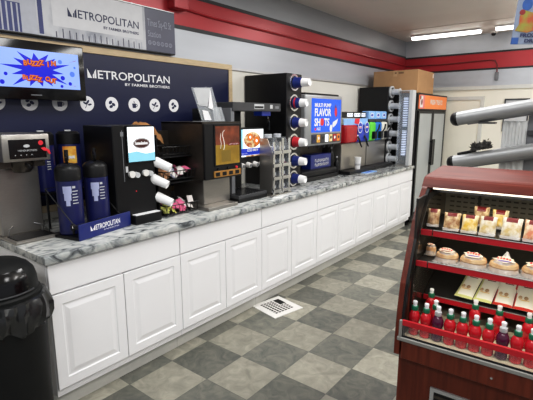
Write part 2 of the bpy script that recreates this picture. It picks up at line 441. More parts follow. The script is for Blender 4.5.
# ================================================================ CEILING FIXTURES
def fixture(x, y, w, label):
    t = thing('fluorescent_ceiling_light', label, 'ceiling light', (x, y, ZC), 0, 'ceiling tube lights by the back wall')
    B('white').box(0, w, -.07, .07, -.028, 0, .004).build('housing', t)
    B('tube').prism([(-.062, -.028), (-.05, -.055), (-.02, -.068), (.02, -.068), (.05, -.055), (.062, -.028)], .015, w-.015, 'x').build('diffuser', t)
fixture(-.56, 6.62, 1.09, 'long glowing tube light on ceiling, complete in view, left of the hanging poster')
fixture(.735, 6.56, 1.09, 'glowing ceiling tube light partly hidden behind the hanging poster')
t = thing('security_camera', 'small white dome security camera on ceiling below the tube lights', 'security camera', (.63, 6.98, ZC))
B('offwhite').lathe([(.055, 0), (.055, -.025), (.046, -.035), (0, -.035)], seg=20).build('base', t)
B('black_gloss').lathe([(.036, -.035), (.033, -.055), (.02, -.068), (0, -.073)], seg=20).build('dome', t)

# hanging poster
t = thing('hanging_poster', 'colourful fruit drink poster hanging from the ceiling at top right', 'poster', (1.575, 3.0, 2.245), 12)
t.rotation_euler = (0, R(4), R(12))
B('poster_blue').box(0, .46, 0, .006, 0, .66).build('sheet', t, smooth=False)
mb = B('poster_deep').disc(.07, .29, .035, -.002, .045).disc(.14, .33, .025, -.002, .05)
mb.use('navy_ink').disc(.075, .42, .036, -.002, .028)
mb.use('lemon').flat([(.015, .10), (.10, .085), (.17, .11), (.165, .17), (.12, .23), (.06, .25), (.03, .21), (.035, .15)], -.003)
mb.use('maroon').flat([(.18, .06), (.40, .06), (.42, .36), (.17, .36)], -.003).disc(.045, .235, .02, -.004)
mb.use('poster_blue').disc(.295, .375, .13, -.0035, .03)
mb.use('poster_deep').rect(.0, .05, .0, .05, -.003)
mb.use('navy_ink').text('FROZEN', .055, .055, .036, -.006, .16, .0015).text('DRINKS', .09, .015, .034, -.006, .15, .0015)
mb.build('artwork', t, smooth=False)
for x in (.04, .42):
    B('lightgray').cyl((x, .003, .655), (x, .003, ZC-2.235), .0025, seg=6).build('hanging_wire', t)

# ================================================================ COUNTER
W = .4572
labels = ['white two-door base cabinet beside the black trash can, front end of the counter',
          'white two-door base cabinet under the creamer packets, second from the trash can',
          'white two-door base cabinet by the floor vent, under the coffee cup tower, third along',
          'white two-door base cabinet below the flavour shots machine, fourth along',
          'white two-door base cabinet below the frozen drink machine, fifth along',
          'white two-door base cabinet at the far end of counter beside the glass door cooler']
def door_mb(w, h):
    mb = B('cab'); rings = []
    for ins, dpt in ((0, .02), (0, 0), (.002, -.001), (.058, -.001), (.064, .0042), (.074, .0042), (.100, -.001), (.104, -.001)):
        rings.append([mb.bm.verts.new((a, dpt, b)) for a, b in ((ins, ins), (w-ins, ins), (w-ins, h-ins), (ins, h-ins))])
    for A, Bq in zip(rings, rings[1:]):
        for k in range(4): mb.bm.faces.new((A[k], A[(k+1) % 4], Bq[(k+1) % 4], Bq[k]))
    mb.bm.faces.new(rings[-1]); mb.bm.faces.new(rings[0][::-1])
    return mb
root = thing('base_cabinet', labels[0], 'cabinet', (0, 0, 0), 90, 'white base cabinets of the counter')
B('cab').box(.001, 2*W-.001, .021, -WX-.002, .115, .912).build('carcass', root, smooth=False)
B('toe').box(.001, 2*W-.001, .075, .60, .0, .1145).build('toe_kick', root, smooth=False)
B('cab').box(.004, 2*W-.004, 0, .0205, .738, .908, .003).build('drawer_front', root)
for k in range(2):
    o = door_mb(W-.007, .728-.166).build('door', root, smooth=False, recalc=True)
    o.location = (k*W+.0035, 0, .166)
reg(root)
for k in range(1, 6): dup(root, (0, k*2*W, 0), label=labels[k])
mb = B('granite')
mb.box(WX+.001, .022, -.015, 5.50, .914, CT, .005, 2)
tag(mb.build('granite_countertop'), 'long grey and white granite countertop along the left wall', 'countertop')

# floor vent
t = thing('floor_vent', 'white square floor register set in the slate tiles near the cabinets', 'floor vent', (.10, 1.92, 0), -12)
B('offwhite').prism([(-.165, -.165), (.165, -.165), (.165, .165), (-.165, .165)], 0, .006, 'z').build('frame', t, smooth=False)
mb = B('black')
for i in range(8):
    for j in range(6):
        x = -.115+i*.029; y = -.10+j*.036
        if i < 4 and j > 3: continue
        mb.box(x, x+.019, y, y+.024, .006, .0072)
mb.box(-.115, -.01, .05, .115, .006, .0072)
mb.build('grille_openings', t, smooth=False)

# trash can
t = thing('trash_can', 'tall black trash can with dome lid at the near end of the counter', 'trash can', (.02, -.245, 0), 0)
B('bin').lathe([(0, 0), (.175, 0), (.182, .01), (.198, .60), (.202, .80), (.202, .815), (.19, .815), (.18, .6), (0, .55)], seg=36).build('bin', t)
mb = B('bag'); rr = random.Random(3); seg = 72
ph = [rr.random()*6 for _ in range(8)]
rings = []
for r, z in ((.190, .835), (.206, .83), (.216, .80), (.220, .77), (.217, .73), (.212, .695), (.206, .685)):
    rings.append((r, z))
g = []
for q, (r, z) in enumerate(rings):
    row = []
    for k in range(seg):
        a = 2*PI*k/seg
        w = .6*.010*math.sin(9*a+ph[0]+q)+.007*math.sin(19*a+ph[1]+q*.9)+.007*math.sin(33*a+ph[2]+q*.7)
        row.append(mb.bm.verts.new((math.cos(a)*(r+w*min(1, q*.45)), math.sin(a)*(r+w*min(1, q*.45)), z+.013*math.sin(6*a+ph[3])*(q/6)+.008*math.sin(13*a+ph[4])*(q/6))))
    g.append(row)
for A, Bq in zip(g, g[1:]):
    for k in range(seg): mb.bm.faces.new((A[k], A[(k+1) % seg], Bq[(k+1) % seg], Bq[k])[::-1])
mb.build('liner_bag', t)
lid = B('bin').lathe([(.183, .820), (.187, .824), (.187, .85), (.182, .857), (.176, .86), (.175, .875), (.172, .91), (.162, .95), (.14, .978), (.105, 1.0), (.06, 1.012), (0, 1.015)], seg=40).build('dome_lid', t)
mb = B('black_gloss')
P = []
for i in range(9):
    a = R(-50)+R(100)*i/8+R(-22)
    row = []
    for rz, zz in ((.1765, .875), (.1735, .91), (.1635, .951), (.1415, .979)):
        row.append(mb.bm.verts.new((math.cos(a)*rz, math.sin(a)*rz, zz)))
    P.append(row)
for A, Bq in zip(P, P[1:]):
    for k in range(3): mb.bm.faces.new((A[k], Bq[k], Bq[k+1], A[k+1]))
mb.build('swing_door', lid)
mb = B('darkgray'); ring = []
for i in range(25):
    a = R(-72)+R(108)*i/24
    ring.append((math.cos(a)*.178, math.sin(a)*.178, .872))
mb.tube(ring, .004, 6); mb.build('opening_rim', lid)

# ================================================================ WALL GRAPHICS
def leaf_icon(mb, x, z, y):
    mb.disc(x+.004, z+.012, .019, y, .008, rot=R(50)); mb.disc(x-.018, z+.004, .017, y, .007, rot=R(150)); mb.disc(x+.02, z-.006, .016, y, .007, rot=R(10))
    mb.flat([(x-.02, z-.032), (x-.016, z-.034), (x+.006, z+.004), (x+.002, z+.006)], y)
def bean_icon(mb, x, z, y):
    mb.disc(x-.012, z+.014, .017, y, .012, rot=R(40)); mb.disc(x+.014, z-.002, .016, y, .011, rot=R(-30)); mb.disc(x-.008, z-.018, .016, y, .011, rot=R(20))
def cup_icon(mb, x, z, y):
    mb.flat([(x-.018, z-.026), (x+.014, z-.026), (x+.017, z+.010), (x-.021, z+.010)], y); mb.ringflat(x+.02, z-.006, .006, .011, y, 12)
    mb.disc(x-.002, z+.021, .004, y, .009, rot=R(15))

def m_logo(mb, x, z, h, y):
    """half-shaded M of the coffee wordmark"""
    w = h*1.08
    mb.flat([(x, z), (x+w*.50, z), (x, z+h)], y)
    mb.flat([(x+w*.58, z), (x+w*.72, z), (x+w*.72, z+h*.55), (x+w*.58, z+h*.36)], y)
    mb.flat([(x+w*.76, z), (x+w*.98, z), (x+w*.98, z+h), (x+w*.76, z+h*.66)], y)
    return x+w*1.06

# big navy panel: local x = world y - Y0
Y0 = -.90
t = thing('coffee_wall_panel', 'large navy coffee wall panel with white wordmark and light wood frame', 'wall panel', (WX+.004, Y0, 1.06), 90)
PW, PH = 2.34-Y0, 2.15-1.06
B('navy').box(0, PW, -.012, .002, 0, PH).build('panel', t, smooth=False)
B('ash').box(-.05, PW+.05, -.022, .0, PH, PH+.052, .002).box(PW, PW+.05, -.022, .0, -.05, PH, .002).box(-.05, 0, -.022, 0, -.05, PH, .002).box(0, PW, -.022, 0, -.05, 0, .002).build('frame', t, smooth=False)
mb = B('white')
for k in range(12):
    cx = .785-Y0+.2085*(k-7+0)+.2085*0
    x = .785-Y0+.2075*(k-7)
    if .03 < x < PW-.02: pass
    else: continue
    cz = 1.782-1.06
    mb.use('white').disc(x, cz, .056, -.0135, n=28)
    mb.use('navy_ink'); (leaf_icon, bean_icon, cup_icon)[(k-7) % 3](mb, x, cz, -.0145)
mb.use('navy_ink').rect(0, PW, .7205, .7225, -.0128)
mb.use('white')
ex = m_logo(mb, .805-Y0, 1.972-1.06, .068, -.0135)
mb.text('ETROPOLITAN', ex, 1.972-1.06, .088, -.0135, 1.575-Y0-ex, .001)
mb.text('BY FARMER BROTHERS', 1.12-Y0, 1.93-1.06, .030, -.0135, .455, .0006)
mb.build('lettering', t, smooth=False)

# hanging sign on the bands
t = thing('hanging_sign', 'long station photo sign with dark coffee wordmark mounted above the navy panel', 'sign', (WX+.014, Y0, 2.212), 90)
SW = 1.62-Y0; SH = .345; f = -.048
B('black').box(0, SW, -.047, -.001, 0, SH, .002).build('sign_box', t, smooth=False)
mb = B('sign_gray').rect(0, SW, .010, SH-.004, f)
mb.use('sign_rail')
for k in range(28):
    x = .02+k*.045
    if x > 1.05: break
    mb.use('sign_rail').rect(x, x+.022, .012, .20, f-.0006)
    mb.use('sign_blue') if k % 3 == 0 else mb.use('sign_slate')
    mb.rect(x+.026, x+.034, .012, .19, f-.0006)
mb.use('sign_rail').rect(0, 1.13, .20, .235, f-.0008)
mb.use('sign_blue').rect(.95, 1.13, .235, SH-.004, f-.0006)
mb.use('sign_blue'); mb.flat([(1.08, .012), (1.26, .012), (1.26, .19), (1.14, .19), (1.09, .11)], f-.0005)
mb.use('sign_rail').rect(1.25, 1.35, .012, SH-.004, f-.0009)
mb.use('sign_rail')
for k in range(4): mb.rect(1.13+k*.032, 1.14+k*.032, .012, .185, f-.0009)
mb.use('sign_blue').rect(1.36, 1.39, .02, .30, f-.0007)
mb.use('sign_white').rect(1.455, 2.19, .085, SH-.004, f-.0010)
mb.use('sign_rail')
for k in range(30): mb.use('sign_rail' if k % 2 else 'sign_slate').rect(1.47+k*.024, 1.478+k*.024, .012, .05+.03*((k*7) % 5)/5, f-.0011)
mb.use('sign_slate').rect(1.315-Y0, SW, .010, SH-.004, f-.0012)
mb.use('navy_ink'); ex = m_logo(mb, .665-Y0, .162, .062, f-.002)
mb.text('ETROPOLITAN', ex, .162, .080, f-.002, 1.245-Y0-ex, .0006)
mb.text('BY FARMER BROTHERS', .935-Y0, .118, .028, f-.002, .31, .0006)
mb.use('sign_ghost').text('Times Sq-42 St', 1.335-Y0, .205, .08, f-.002, .245).text('Station', 1.335-Y0, .122, .07, f-.002, .13)
for k, ch in enumerate('NQR123'):
    x = 1.352-Y0+k*.043; mb.ringflat(x, .075, .012, .017, f-.002, 16); mb.text(ch, x, .066, .026, f-.002, None, 0, 'CENTER')
mb.build('printed_face', t, smooth=False)
B('alum').box(-.0, SW, -.051, 0, SH, SH+.006).build('top_rail', t, smooth=False)

# television
t = thing('television', 'small wall television with black frame and pale blue starburst screen', 'television', (WX+.14, .0, 1.795), 90)
TW, TH = .715, .37
B('black').box(.10, .60, .065, .118, .08, .28).build('wall_bracket', t)
B('black_gloss').box(0, TW, 0, .065, 0, TH, .008, 2).build('bezel', t)
sx0, sx1, sz0, sz1 = .055, .672, .077, .314
mb = B('tv_bg').rect(sx0, sx1, sz0, sz1, -.001)
cx, cz = .388, .192
pts = []
for k in range(28):
    a = 2*PI*k/28+.1
    if k % 2 == 0: r = .085
    elif k % 4 == 1: r = .20
    else: r = .15
    pts.append((cx+math.cos(a)*r*1.15, cz+max(-.105, min(.105, math.sin(a)*r*.78))))
mb.use('tv_blue').flat(pts, -.0015)
rr = random.Random(5)
for x, z, r in ((.10, .245, .009), (.155, .262, .013), (.12, .215, .020), (.105, .165, .012), (.19, .155, .011), (.165, .105, .014), (.54, .255, .014), (.62, .18, .018), (.55, .15, .015), (.60, .115, .012), (.54, .095, .010), (.64, .225, .008)):
    mb.use(('tv_blue', 'tv_dot')[rr.random() < .5]).disc(x, z, r, -.0015)
mb.use('tv_red').flat([(.09, .285), (.13, .262), (.131, .264)], -.0015).flat([(.60, .255), (.655, .272), (.655, .275)], -.0015).flat([(.10, .10), (.15, .115), (.15, .118)], -.0015).flat([(.59, .11), (.64, .098), (.64, .10)], -.0015)
def wobble(txt, x, z, size, mat, y, dz):
    n = len(txt)
    for k, ch in enumerate(txt):
        if ch == ' ': continue
        mb.use(mat).text(ch, x+k*size*.60, z+dz*math.sin(k*1.9)*.005+k*dz*.0012, size, y, None, .0042 if mat == 'tv_red' else .0012)
for mat, y, o in (('tv_red', -.0022, .002), ('tv_orange', -.003, 0)):
    wobble('BUZZZ IN', .300+o, .217-o, .042, mat, y, 1); wobble('BUZZZ OUT', .286+o, .128-o, .040, mat, y, -1)
mb.build('screen', t, smooth=False)
B('midgray').box(.33, .40, -.0015, 0, .028, .034).build('badge', t)

# ================================================================ COUNTER MACHINES (local x = along the counter, local y = into the wall)
def machine(name, label, cat, y0, xf, z=CT, rz=90, group=None):
    return thing(name, label, cat, (xf, y0, z+.0005), rz, group)

# ---- coffee brewer
t = machine('coffee_brewer', 'stainless steel coffee brewer with black control panel at the near counter end', 'coffee brewer', -.01, -.33)
B('steel').box(0, .255, 0, .30, 0, .016, .003).box(.0, .255, 0, .008, .016, .022).build('base_tray', t)
B('black').box(.02, .235, .015, .17, .016, .021).build('drip_grate', t)
mb = B('steel').box(.005, .25, .19, .50, .016, .435, .006); mb.build('tower', t)
mb = B('steel').box(-.005, .258, .03, .44, .475, .63, .006, 2)
mb.build('header', t)
B('steel_dark').box(.0, .255, .10, .50, .434, .476).build('neck', t)
hd = B('black_gloss').box(.03, .235, .0265, .031, .492, .600, .001).build('control_panel', t)
mb = B('lightgray').disc(.125, .563, .018, .0258, .009); mb.text('FARMER BROTHERS', .075, .532, .015, .0258, .105)
for k in range(4): mb.disc(.06+k*.03, .512, .003, .0258)
mb.build('panel_print', hd, smooth=False)
B('tag_red').disc(.205, .578, .014, .0255).flat([(.20, .548), (.222, .552), (.25, .535), (.256, .510), (.244, .512), (.236, .528), (.216, .532)], .020).build('red_tag', t, smooth=False)
B('steel_dark').lathe([(.03, .478), (.068, .474), (.064, .43), (.045, .405), (.01, .40), (0, .40)], c=(.125, .12, 0)).build('brew_funnel', t)
B('black').tube([(.125, .055, .455), (.125, .03, .45), (.125, .01, .44)], .010).build('funnel_handle', t)
B('chrome').tube([(.03, .16, .02), (.03, .16, .06), (.08, .20, .075), (.18, .20, .075), (.225, .16, .06), (.225, .16, .02)], .003).build('guard_rail', t)

# ---- server rack with coffee servers
rk = thing('server_rack', 'black wire rack with navy wordmark plate holding the coffee servers', 'rack', (-.13, .262, CT+.0005), 103)
B('black').box(0, .375, .006, .24, 0, .018).build('front_tray', rk)
pl = B('navy_bright').box(0, .43, -.004, .006, 0, .098, .002).build('name_plate', rk)
B('black').box(0, .43, .006, .046, .070, .090, .002).build('top_ledge', rk)
mb = B('white'); ex = m_logo(mb, .085, .042, .034, -.005); mb.text('ETROPOLITAN', ex, .042, .046, -.005, .205, .0008); mb.text('BY FARMER BROTHERS', .19, .024, .012, -.005, .13)
mb.build('lettering', pl, smooth=False)
mb = B('black_wire')
for x in (-.005, .360): mb.tube([(x, .02, .09), (x, .10, .16), (x, .245, .30), (x, .245, .235)], .0035, 6)
mb.tube([(-.005, .245, 0.009), (-.005, .245, .30), (.36, .245, .30), (.36, .245, .009)], .004, 6)
mb.build('wire_frame', rk)
B('black').box(.118, .465, .395, .60, .222, .236).build('raised_shelf', rk)
for x in (.126, .457):
    for y in (.405, .59): B('black_wire').cyl((x, y, 0), (x, y, .224), .006, seg=8).build('shelf_leg', rk)
MR = Matrix.Translation((-.13, .262, 0)) @ Matrix.Rotation(R(103), 4, 'Z')
def server(lx, ly, z, label, kind):
    p = MR @ Vector((lx, ly, 0))
    t = thing('coffee_server', label, 'coffee server', (p.x, p.y, z), 66, 'navy coffee servers in the black rack')
    r = .074
    if kind == 'front': t.scale = (1, 1, 1.09)
    B('server_navy').lathe([(0, 0), (r-.004, 0), (r, .006), (r, .30), (r-.003, .315), (.05, .33), (0, .33)], seg=32).build('body', t)
    if kind == 'front':
        B('black').lathe([(r-.002, .300), (r+.002, .305), (r+.002, .362), (.071, .374), (.055, .388), (.03, .396), (0, .398)], seg=28).build('lid', t)
        B('black').tube([(.0, -.03, .40), (0, -.05, .43), (0, -.01, .455), (0, .05, .44), (0, .06, .39)], .008).cyl((0, 0, .41), (0, 0, .47), .012, seg=12).build('pump_handle', t)
        mb = MB()
        # printed tower-and-cup graphic wrapped on the front
        def wrap(poly, m, rr=r+.0008):
            mb.use(m); n = len(poly)
            vs = [mb.bm.verts.new((math.sin(a)*rr, -math.cos(a)*rr, zz)) for a, zz in poly]
            mb.bm.faces.new(vs).material_index = mb.i
        def band(a0, a1, z0, z1, m, n=5):
            for k in range(n):
                b0 = a0+(a1-a0)*k/n; b1 = a0+(a1-a0)*(k+1)/n
                wrap([(b0, z0), (b1, z0), (b1, z1), (b0, z1)], m)
        band(-.55, .12, .235, .275, 'label_pale', 7); band(-.48, .06, .195, .235, 'label_pale', 6); band(-.36, -.04, .165, .195, 'label_pale'); band(.18, .42, .262, .275, 'lightgray', 3)
        for k in range(5): band(.15, .62-.07*(k % 2), .175+k*.017, .181+k*.017, 'lightgray', 3)
        mb.build('printed_label', t, smooth=False)
        B('black').box(-.014, .014, -r-.03, -r+.004, .030, .062, .003).cyl((0, -r-.02, .032), (0, -r-.02, .008), .007, seg=10).build('faucet', t)
        B('offwhite').cyl((0, -r-.030, .05), (0, -r-.036, .05), .008, seg=14).build('faucet_button', t)
    else:
        B('black').lathe([(r-.002, .305), (r+.003, .31), (r+.003, .375), (.06, .392), (0, .392)], seg=28).build('lid', t)
        B('lightgray').box(-.02, .02, -.03, .0, .392, .402, .002).build('lid_tab', t)
        mb = MB()
        if kind == 'roast':
            for k in range(10):
                a0 = -.62+k*.12; a1 = a0+.12
                for (z0, z1, m) in ((.175, .292, 'label_yel'),):
                    mb.use(m); mb.bm.faces.new([mb.bm.verts.new((math.sin(a)*(r+.001), -math.cos(a)*(r+.001), zz)) for a, zz in ((a0, z0), (a1, z0), (a1, z1), (a0, z1))]).material_index = mb.i
            mb.use('white').text('Roast', -.028, .21, .036, -r-.002, .056, .002)
            mb.build('roast_label', t, smooth=False)
        else:
            for k in range(4):
                mb.use('lightgray')
                mb.bm.faces.new([mb.bm.verts.new((math.sin(a)*(r+.001), -math.cos(a)*(r+.001), zz)) for a, zz in ((.3, .15+k*.016), (.62, .15+k*.016), (.62, .156+k*.016), (.3, .156+k*.016))]).material_index = mb.i
            mb.build('printed_label', t, smooth=False)
server(.085, .150, CT+.020, 'navy coffee server in front row left, just behind the left of the wordmark plate', 'front')
server(.275, .125, CT+.020, 'navy coffee server in front row right, beside the tall black iced coffee machine', 'front')
server(.192, .50, CT+.238, 'navy coffee server on raised back shelf directly behind the brewer red tag', 'plain')
server(.385, .475, CT+.238, 'navy coffee server on raised back shelf with orange and yellow roast label', 'roast')

# ---- iced coffee machine
t = machine('iced_coffee_dispenser', 'tall black iced coffee dispenser with bright white screen and brown oval logo', 'drink dispenser', .60, -.245)
B('black').box(0, .322, 0, .36, .0, .67, .006).build('cabinet', t)
mb = B('midgray').box(.066, .070, -.003, 0, .30, .64).box(.056, .078, -.004, 0, .60, .63)
mb.use('lightgray').box(.082, .10, -.003, 0, .36, .40)
mb.build('door_trim', t)
B('black_gloss').box(.094, .322, -.014, 0, .42, .668, .003).build('screen_bezel', t)
mb = B('scr_white').rect(.101, .315, .428, .660, -.0148); mb.use('scr_cyan').flat([(.101, .428), (.315, .428), (.315, .485), (.24, .478), (.165, .498), (.101, .49)], -.0152)
mb.use('brown_oval').disc(.208, .550, .068, -.0156, .036, 28); mb.use('white').disc(.208, .550, .064, -.0158, .0325, 28).use('brown_oval').disc(.208, .550, .061, -.016, .030, 28)
mb.use('white').rect(.158, .258, .541, .551, -.0162); mb.use('white').text('Farmer Brothers', .157, .544, .026, -.0164, .10, .0012)
mb.use('brown_oval').text('COFFEE', .116, .64, .010, -.0156, .04)
mb.build('screen', t, smooth=False)
for x in (.118, .228):
    mb = B('lightgray').cyl((x, 0, .345), (x, -.018, .345), .020, seg=20); mb.use('offwhite').cyl((x, -.018, .345), (x, -.026, .345), .023, seg=20)
    mb.build('dispense_knob', t)
    B('lightgray').cyl((x+.040, 0, .337), (x+.040, -.028, .337), .021, .019, seg=20).build('dispense_knob', t)
B('tag_red').disc(.155, .225, .005, -.0012).build('indicator_light', t)
B('black').box(.10, .318, -.055, 0, 0, .062, .003).build('drip_tray', t)
B('white').box(.108, .312, -.05, -.004, .062, .067, .001).build('drip_grate', t)

# ---- condiment rack: frame + three wire baskets
t = machine('condiment_rack', 'dark open condiment rack with three black wire baskets', 'condiment rack', .948, -.222)
B('steel_dark').box(0, .332, .30, .315, 0, .62).build('back_panel', t)
for z in (.235, .43): B('black').box(0, .332, .03, .30, z, z+.01).build('shelf', t)
B('black').box(-.0, .006, .03, .30, 0, .60).build('side_panel', t)
def basket(z, x0, x1, y0, y1, h, tilt=.0):
    mb = B('black_wire'); rz = .0034
    for k, (i, hh) in enumerate(((0.012, 0), (0, h))):
        mb.tube([(x0+i, y0+i, z+hh), (x1-i, y0+i, z+hh), (x1-i, y1-i, z+hh+(tilt if hh else 0)), (x0+i, y1-i, z+hh+(tilt if hh else 0))], rz+.0006*k, 6, True)
    n = 8
    for k in range(n+1):
        x = x0+.006+(x1-x0-.012)*k/n; mb.tube([(x, y0, z+h), (x, y0+.012, z), (x, y1-.012, z), (x, y1, z+h+tilt)], rz*.8, 5)
    for k in range(4):
        y = y0+.01+(y1-y0-.02)*k/3; mb.tube([(x0, y, z+h), (x0+.012, y, z), (x1-.012, y, z), (x1, y, z+h)], rz*.8, 5)
    return mb.build('wire_basket', t)
BK = [(.012, .02, .332, -.03, .20, .072), (.272, .02, .33, -.01, .20, .06), (.452, .06, .33, .04, .22, .055)]
for b in BK: basket(*b)
# packets in the baskets
def packets(n, b, mats, seedv, where):
    rr = random.Random(seedv); z0, ax, bx_, ay, by_, h = b
    protos = {}
    for k in range(n):
        m, nm = mats[k*len(mats)//n] if len(mats) < 5 else mats[k % len(mats)]
        fx = ax+.03+(bx_-ax-.06)*((k+.5)/n)+rr.uniform(-.012, .012)
        fy = ay+.03+(by_-ay-.07)*rr.random()**1.6
        lv = rr.choice((0, 1, 2, 3))
        p = Vector((-.222, .948, CT)) + Matrix.Rotation(PI/2, 3, 'Z') @ Vector((fx, fy, 0))
        key = m
        lab = '%s packet in the %s wire basket' % (nm, where)
        rot = (R(rr.uniform(-75, -40)), R(rr.uniform(-25, 25)), R(90+rr.uniform(-35, 35)))
        loc = (p.x, p.y, CT+z0+.008+lv*.017)
        if key not in protos:
            o = pouch(MB(), .045, .062, .012, 6, 6, lambda i, j, m=m: m, seedv=k).build('sweetener_packet')
            tag(o, lab, 'packet', 'loose packets in the %s basket' % where); o.location = loc; o.rotation_euler = rot; protos[key] = o
        else: dup(protos[key], loc, rot, lab)
packets(34, BK[0], [('pk_yel', 'yellow green'), ('pk_pink', 'pink'), ('pk_pink', 'pink'), ('pk_white', 'white')], 4, 'bottom')
packets(22, BK[1], [('pk_tan', 'tan'), ('pk_blue', 'grey'), ('pk_white', 'white'), ('pk_pink', 'pink')], 9, 'middle')
# cups lying out of the rack
def tapered_cup(name, label, p, d, r0, r1, L, mats, group, cat='cup'):
    t = thing(name, label, cat, p, 0, group)
    t.rotation_euler = Vector(d).to_track_quat('Z', 'Y').to_euler()
    k = .52
    mb = B(mats[0]).lathe([(r0-.003, .002), (r0, 0), (r0+.002, .003), (r0+(r1-r0)*k, L*k)], seg=24); mb.build('cup_wall', t)
    mb = B(mats[1]).lathe([(r0+(r1-r0)*k, L*k), (r1, L), (r1-.004, L+.002), (r1-.006, L-.004), (0, L-.004)], seg=24); mb.build('cup_base', t)
    return t
for (yy, z, lab) in ((.895, 1.372, 'white paper cup sticking out of rack beside the iced coffee screen, top of three'),
                     (.862, 1.255, 'white paper cup sticking out of rack beside the dispense knobs, middle of three'),
                     (.895, 1.118, 'white paper cup sticking out of rack over the pink packets, bottom of three')):
    t = tapered_cup('paper_cup', lab, (-.268, yy+.045, z), (.72, .46, -.36), .035, .030, .125, ('cup_white', 'cup_white'), 'white cups beside the condiment baskets')
    B('pk_tan').lathe([(.0337, .042), (.0337, .042), (.0333, .050), (.0331, .052)], seg=24).build('printed_band', t)
# crumpled paper bag on top basket
mb = B('kraft'); rr = random.Random(12); g = []
for i in range(13):
    row = []
    for j in range(10):
        u = i/12; v = j/9
        zz = .09+.07*math.sin(u*2.2+.9)*math.sin(.5+v*2.4)-.11*max(0, u-.6)+rr.uniform(-.009, .009)
        row.append(mb.bm.verts.new((u*.25, v*.13, zz if 0 < j < 9 else zz-.05)))
    g.append(row)
for i in range(12):
    for j in range(9): mb.bm.faces.new((g[i][j], g[i+1][j], g[i+1][j+1], g[i][j+1]))
o = mb.build('paper_bag'); tag(o, 'crumpled brown paper lying on the top basket behind the iced coffee screen', 'paper')
o.location = (-.43, .93, CT+.535); o.rotation_euler = (0, R(4), R(96))

# ---- hot chocolate dispenser
t = machine('hot_chocolate_dispenser', 'black and steel hot drink dispenser with brown and gold lit poster', 'drink dispenser', 1.285, -.115)
B('steel').box(.02, .36, -.01, .42, 0, .028, .003).build('base_tray', t)
B('steel').box(.085, .39, .11, .48, .028, .25, .003).build('pedestal', t)
mb = B('steel_dark').box(0, .005, .02, .50, .245, .685).use('steel_dark').box(0, .425, .02, .50, .675, .688); mb.build('side_skin', t)
B('black').box(.004, .425, 0, .50, .245, .676, .005).build('hood', t)
fr = B('black_gloss').box(.10, .40, -.006, 0, .345, .665, .002).build('poster_frame', t)
mb = B('poster_brown').rect(.112, .388, .51, .655, -.0068).use('poster_gold').rect(.112, .388, .355, .51, -.0068)
mb.use('poster_olive').rect(.175, .285, .375, .465, -.0072)
mb.use('maroon').rect(.25, .388, .502, .522, -.0072).use('white').text('HOT COCOA', .262, .508, .012, -.0076, .11)
mb.build('poster', fr, smooth=False)
mb = B('offwhite')
sw = []
def ribbon(pts, w, y):
    for (a, b), (c, d2) in zip(pts, pts[1:]): mb.flat([(a-w, b), (a+w, b), (c+w, d2), (c-w, d2)], y)
ribbon([(.20, .47), (.212, .50), (.205, .54), (.19, .58), (.195, .61), (.215, .625)], .004, -.0075)
ribbon([(.165, .48), (.175, .52), (.165, .56), (.172, .60)], .003, -.0075)
mb.build('steam_swirl', fr, smooth=False)
st = B('amber').box(.09, .40, -.010, 0, .258, .308, .002).build('button_strip', t)
for k in range(4): B('black').box(.105+k*.075, .15+k*.075, -.0115, -.0095, .268, .297).build('button_label', st, smooth=False)
for x in (.14, .25, .35): B('tag_red' if x > .3 else 'black_gloss').cyl((x, 0, .322), (x, -.012, .322), .010, seg=12).build('push_button', t)
# leaflet holder on top
t = machine('leaflet_holder', 'tilted clear leaflet holder with white papers on top of hot drink dispenser', 'leaflet holder', 1.36, -.23, CT+.689)
t.scale = (.9, .9, .9)
B('acrylic').box(.0, .30, 0, .10, 0, .005).build('base', t)
mt = Matrix.Rotation(R(-0), 4, 'X')
mb = B('acrylic').prism([(.06, .004), (.30, .004), (.19, .30), (-.055, .285)], .04, .045, 'y'); mb.build('back_plate', t)
mb = B('white').flat([(.085, .012), (.17, .012), (.13, .09), (.06, .10)], .036).flat([(.135, .12), (.20, .10), (.165, .27), (.16, .28)], .036)
mb.use('lightgray').flat([(-.035, .28), (.17, .29), (.125, .13), (.02, .14)], .038).flat([(.0, .15), (.10, .15), (.09, .16), (.01, .165)], .035)
mb.build('paper', t, smooth=False)
B('acrylic').prism([(.18, .004), (.32, .004), (.27, .13), (.16, .12)], .01, .014, 'y').build('front_pocket', t)

# ---- espresso dispenser
t = machine('espresso_dispenser', 'black latte dispenser with donut screen and grey overhead arm', 'coffee dispenser', 1.72, -.20)
B('black').box(0, .42, .30, .52, 0, .80, .004).build('back_column', t)
B('midgray').box(.03, .075, .07, .30, .045, .80, .003).build('side_column', t)
hd = B('darkgray').box(.045, .73, .06, .40, .775, .85, .004).build('overhead_arm', t)
mb = B('lightgray').rect(.33, .47, .795, .838, .0592).use('black').rect(.335, .46, .802, .82, .0588).use('lightgray').rect(.56, .60, .80, .835, .0592).use('midgray').rect(.64, .70, .80, .825, .0592)
mb.build('rating_plates', hd, smooth=False)
B('black').box(.10, .48, .075, .31, .285, .625, .004).build('screen_housing', t)
mb = B('scr_white').rect(.135, .475, .372, .615, .0742)
mb.use('scr_cyan').rect(.135, .185, .43, .615, .0738); mb.use('scr_white').disc(.32, .525, .14, .0734, .085)
mb.use('scr_tan').disc(.315, .52, .118, .073, .072).use('tv_orange').disc(.285, .545, .035, .0726).disc(.375, .51, .04, .0726).use('scr_white').disc(.285, .545, .012, .0722).disc(.375, .51, .014, .0722)
mb.use('scr_deep').rect(.135, .475, .385, .445, .0724).use('white').text('COLD BREW', .24, .418, .03, .072, .16, .001).text('ICED LATTE', .16, .395, .014, .072, .08)
mb.use('scr_tan').rect(.22, .46, .372, .383, .072)
mb.build('screen', t, smooth=False)
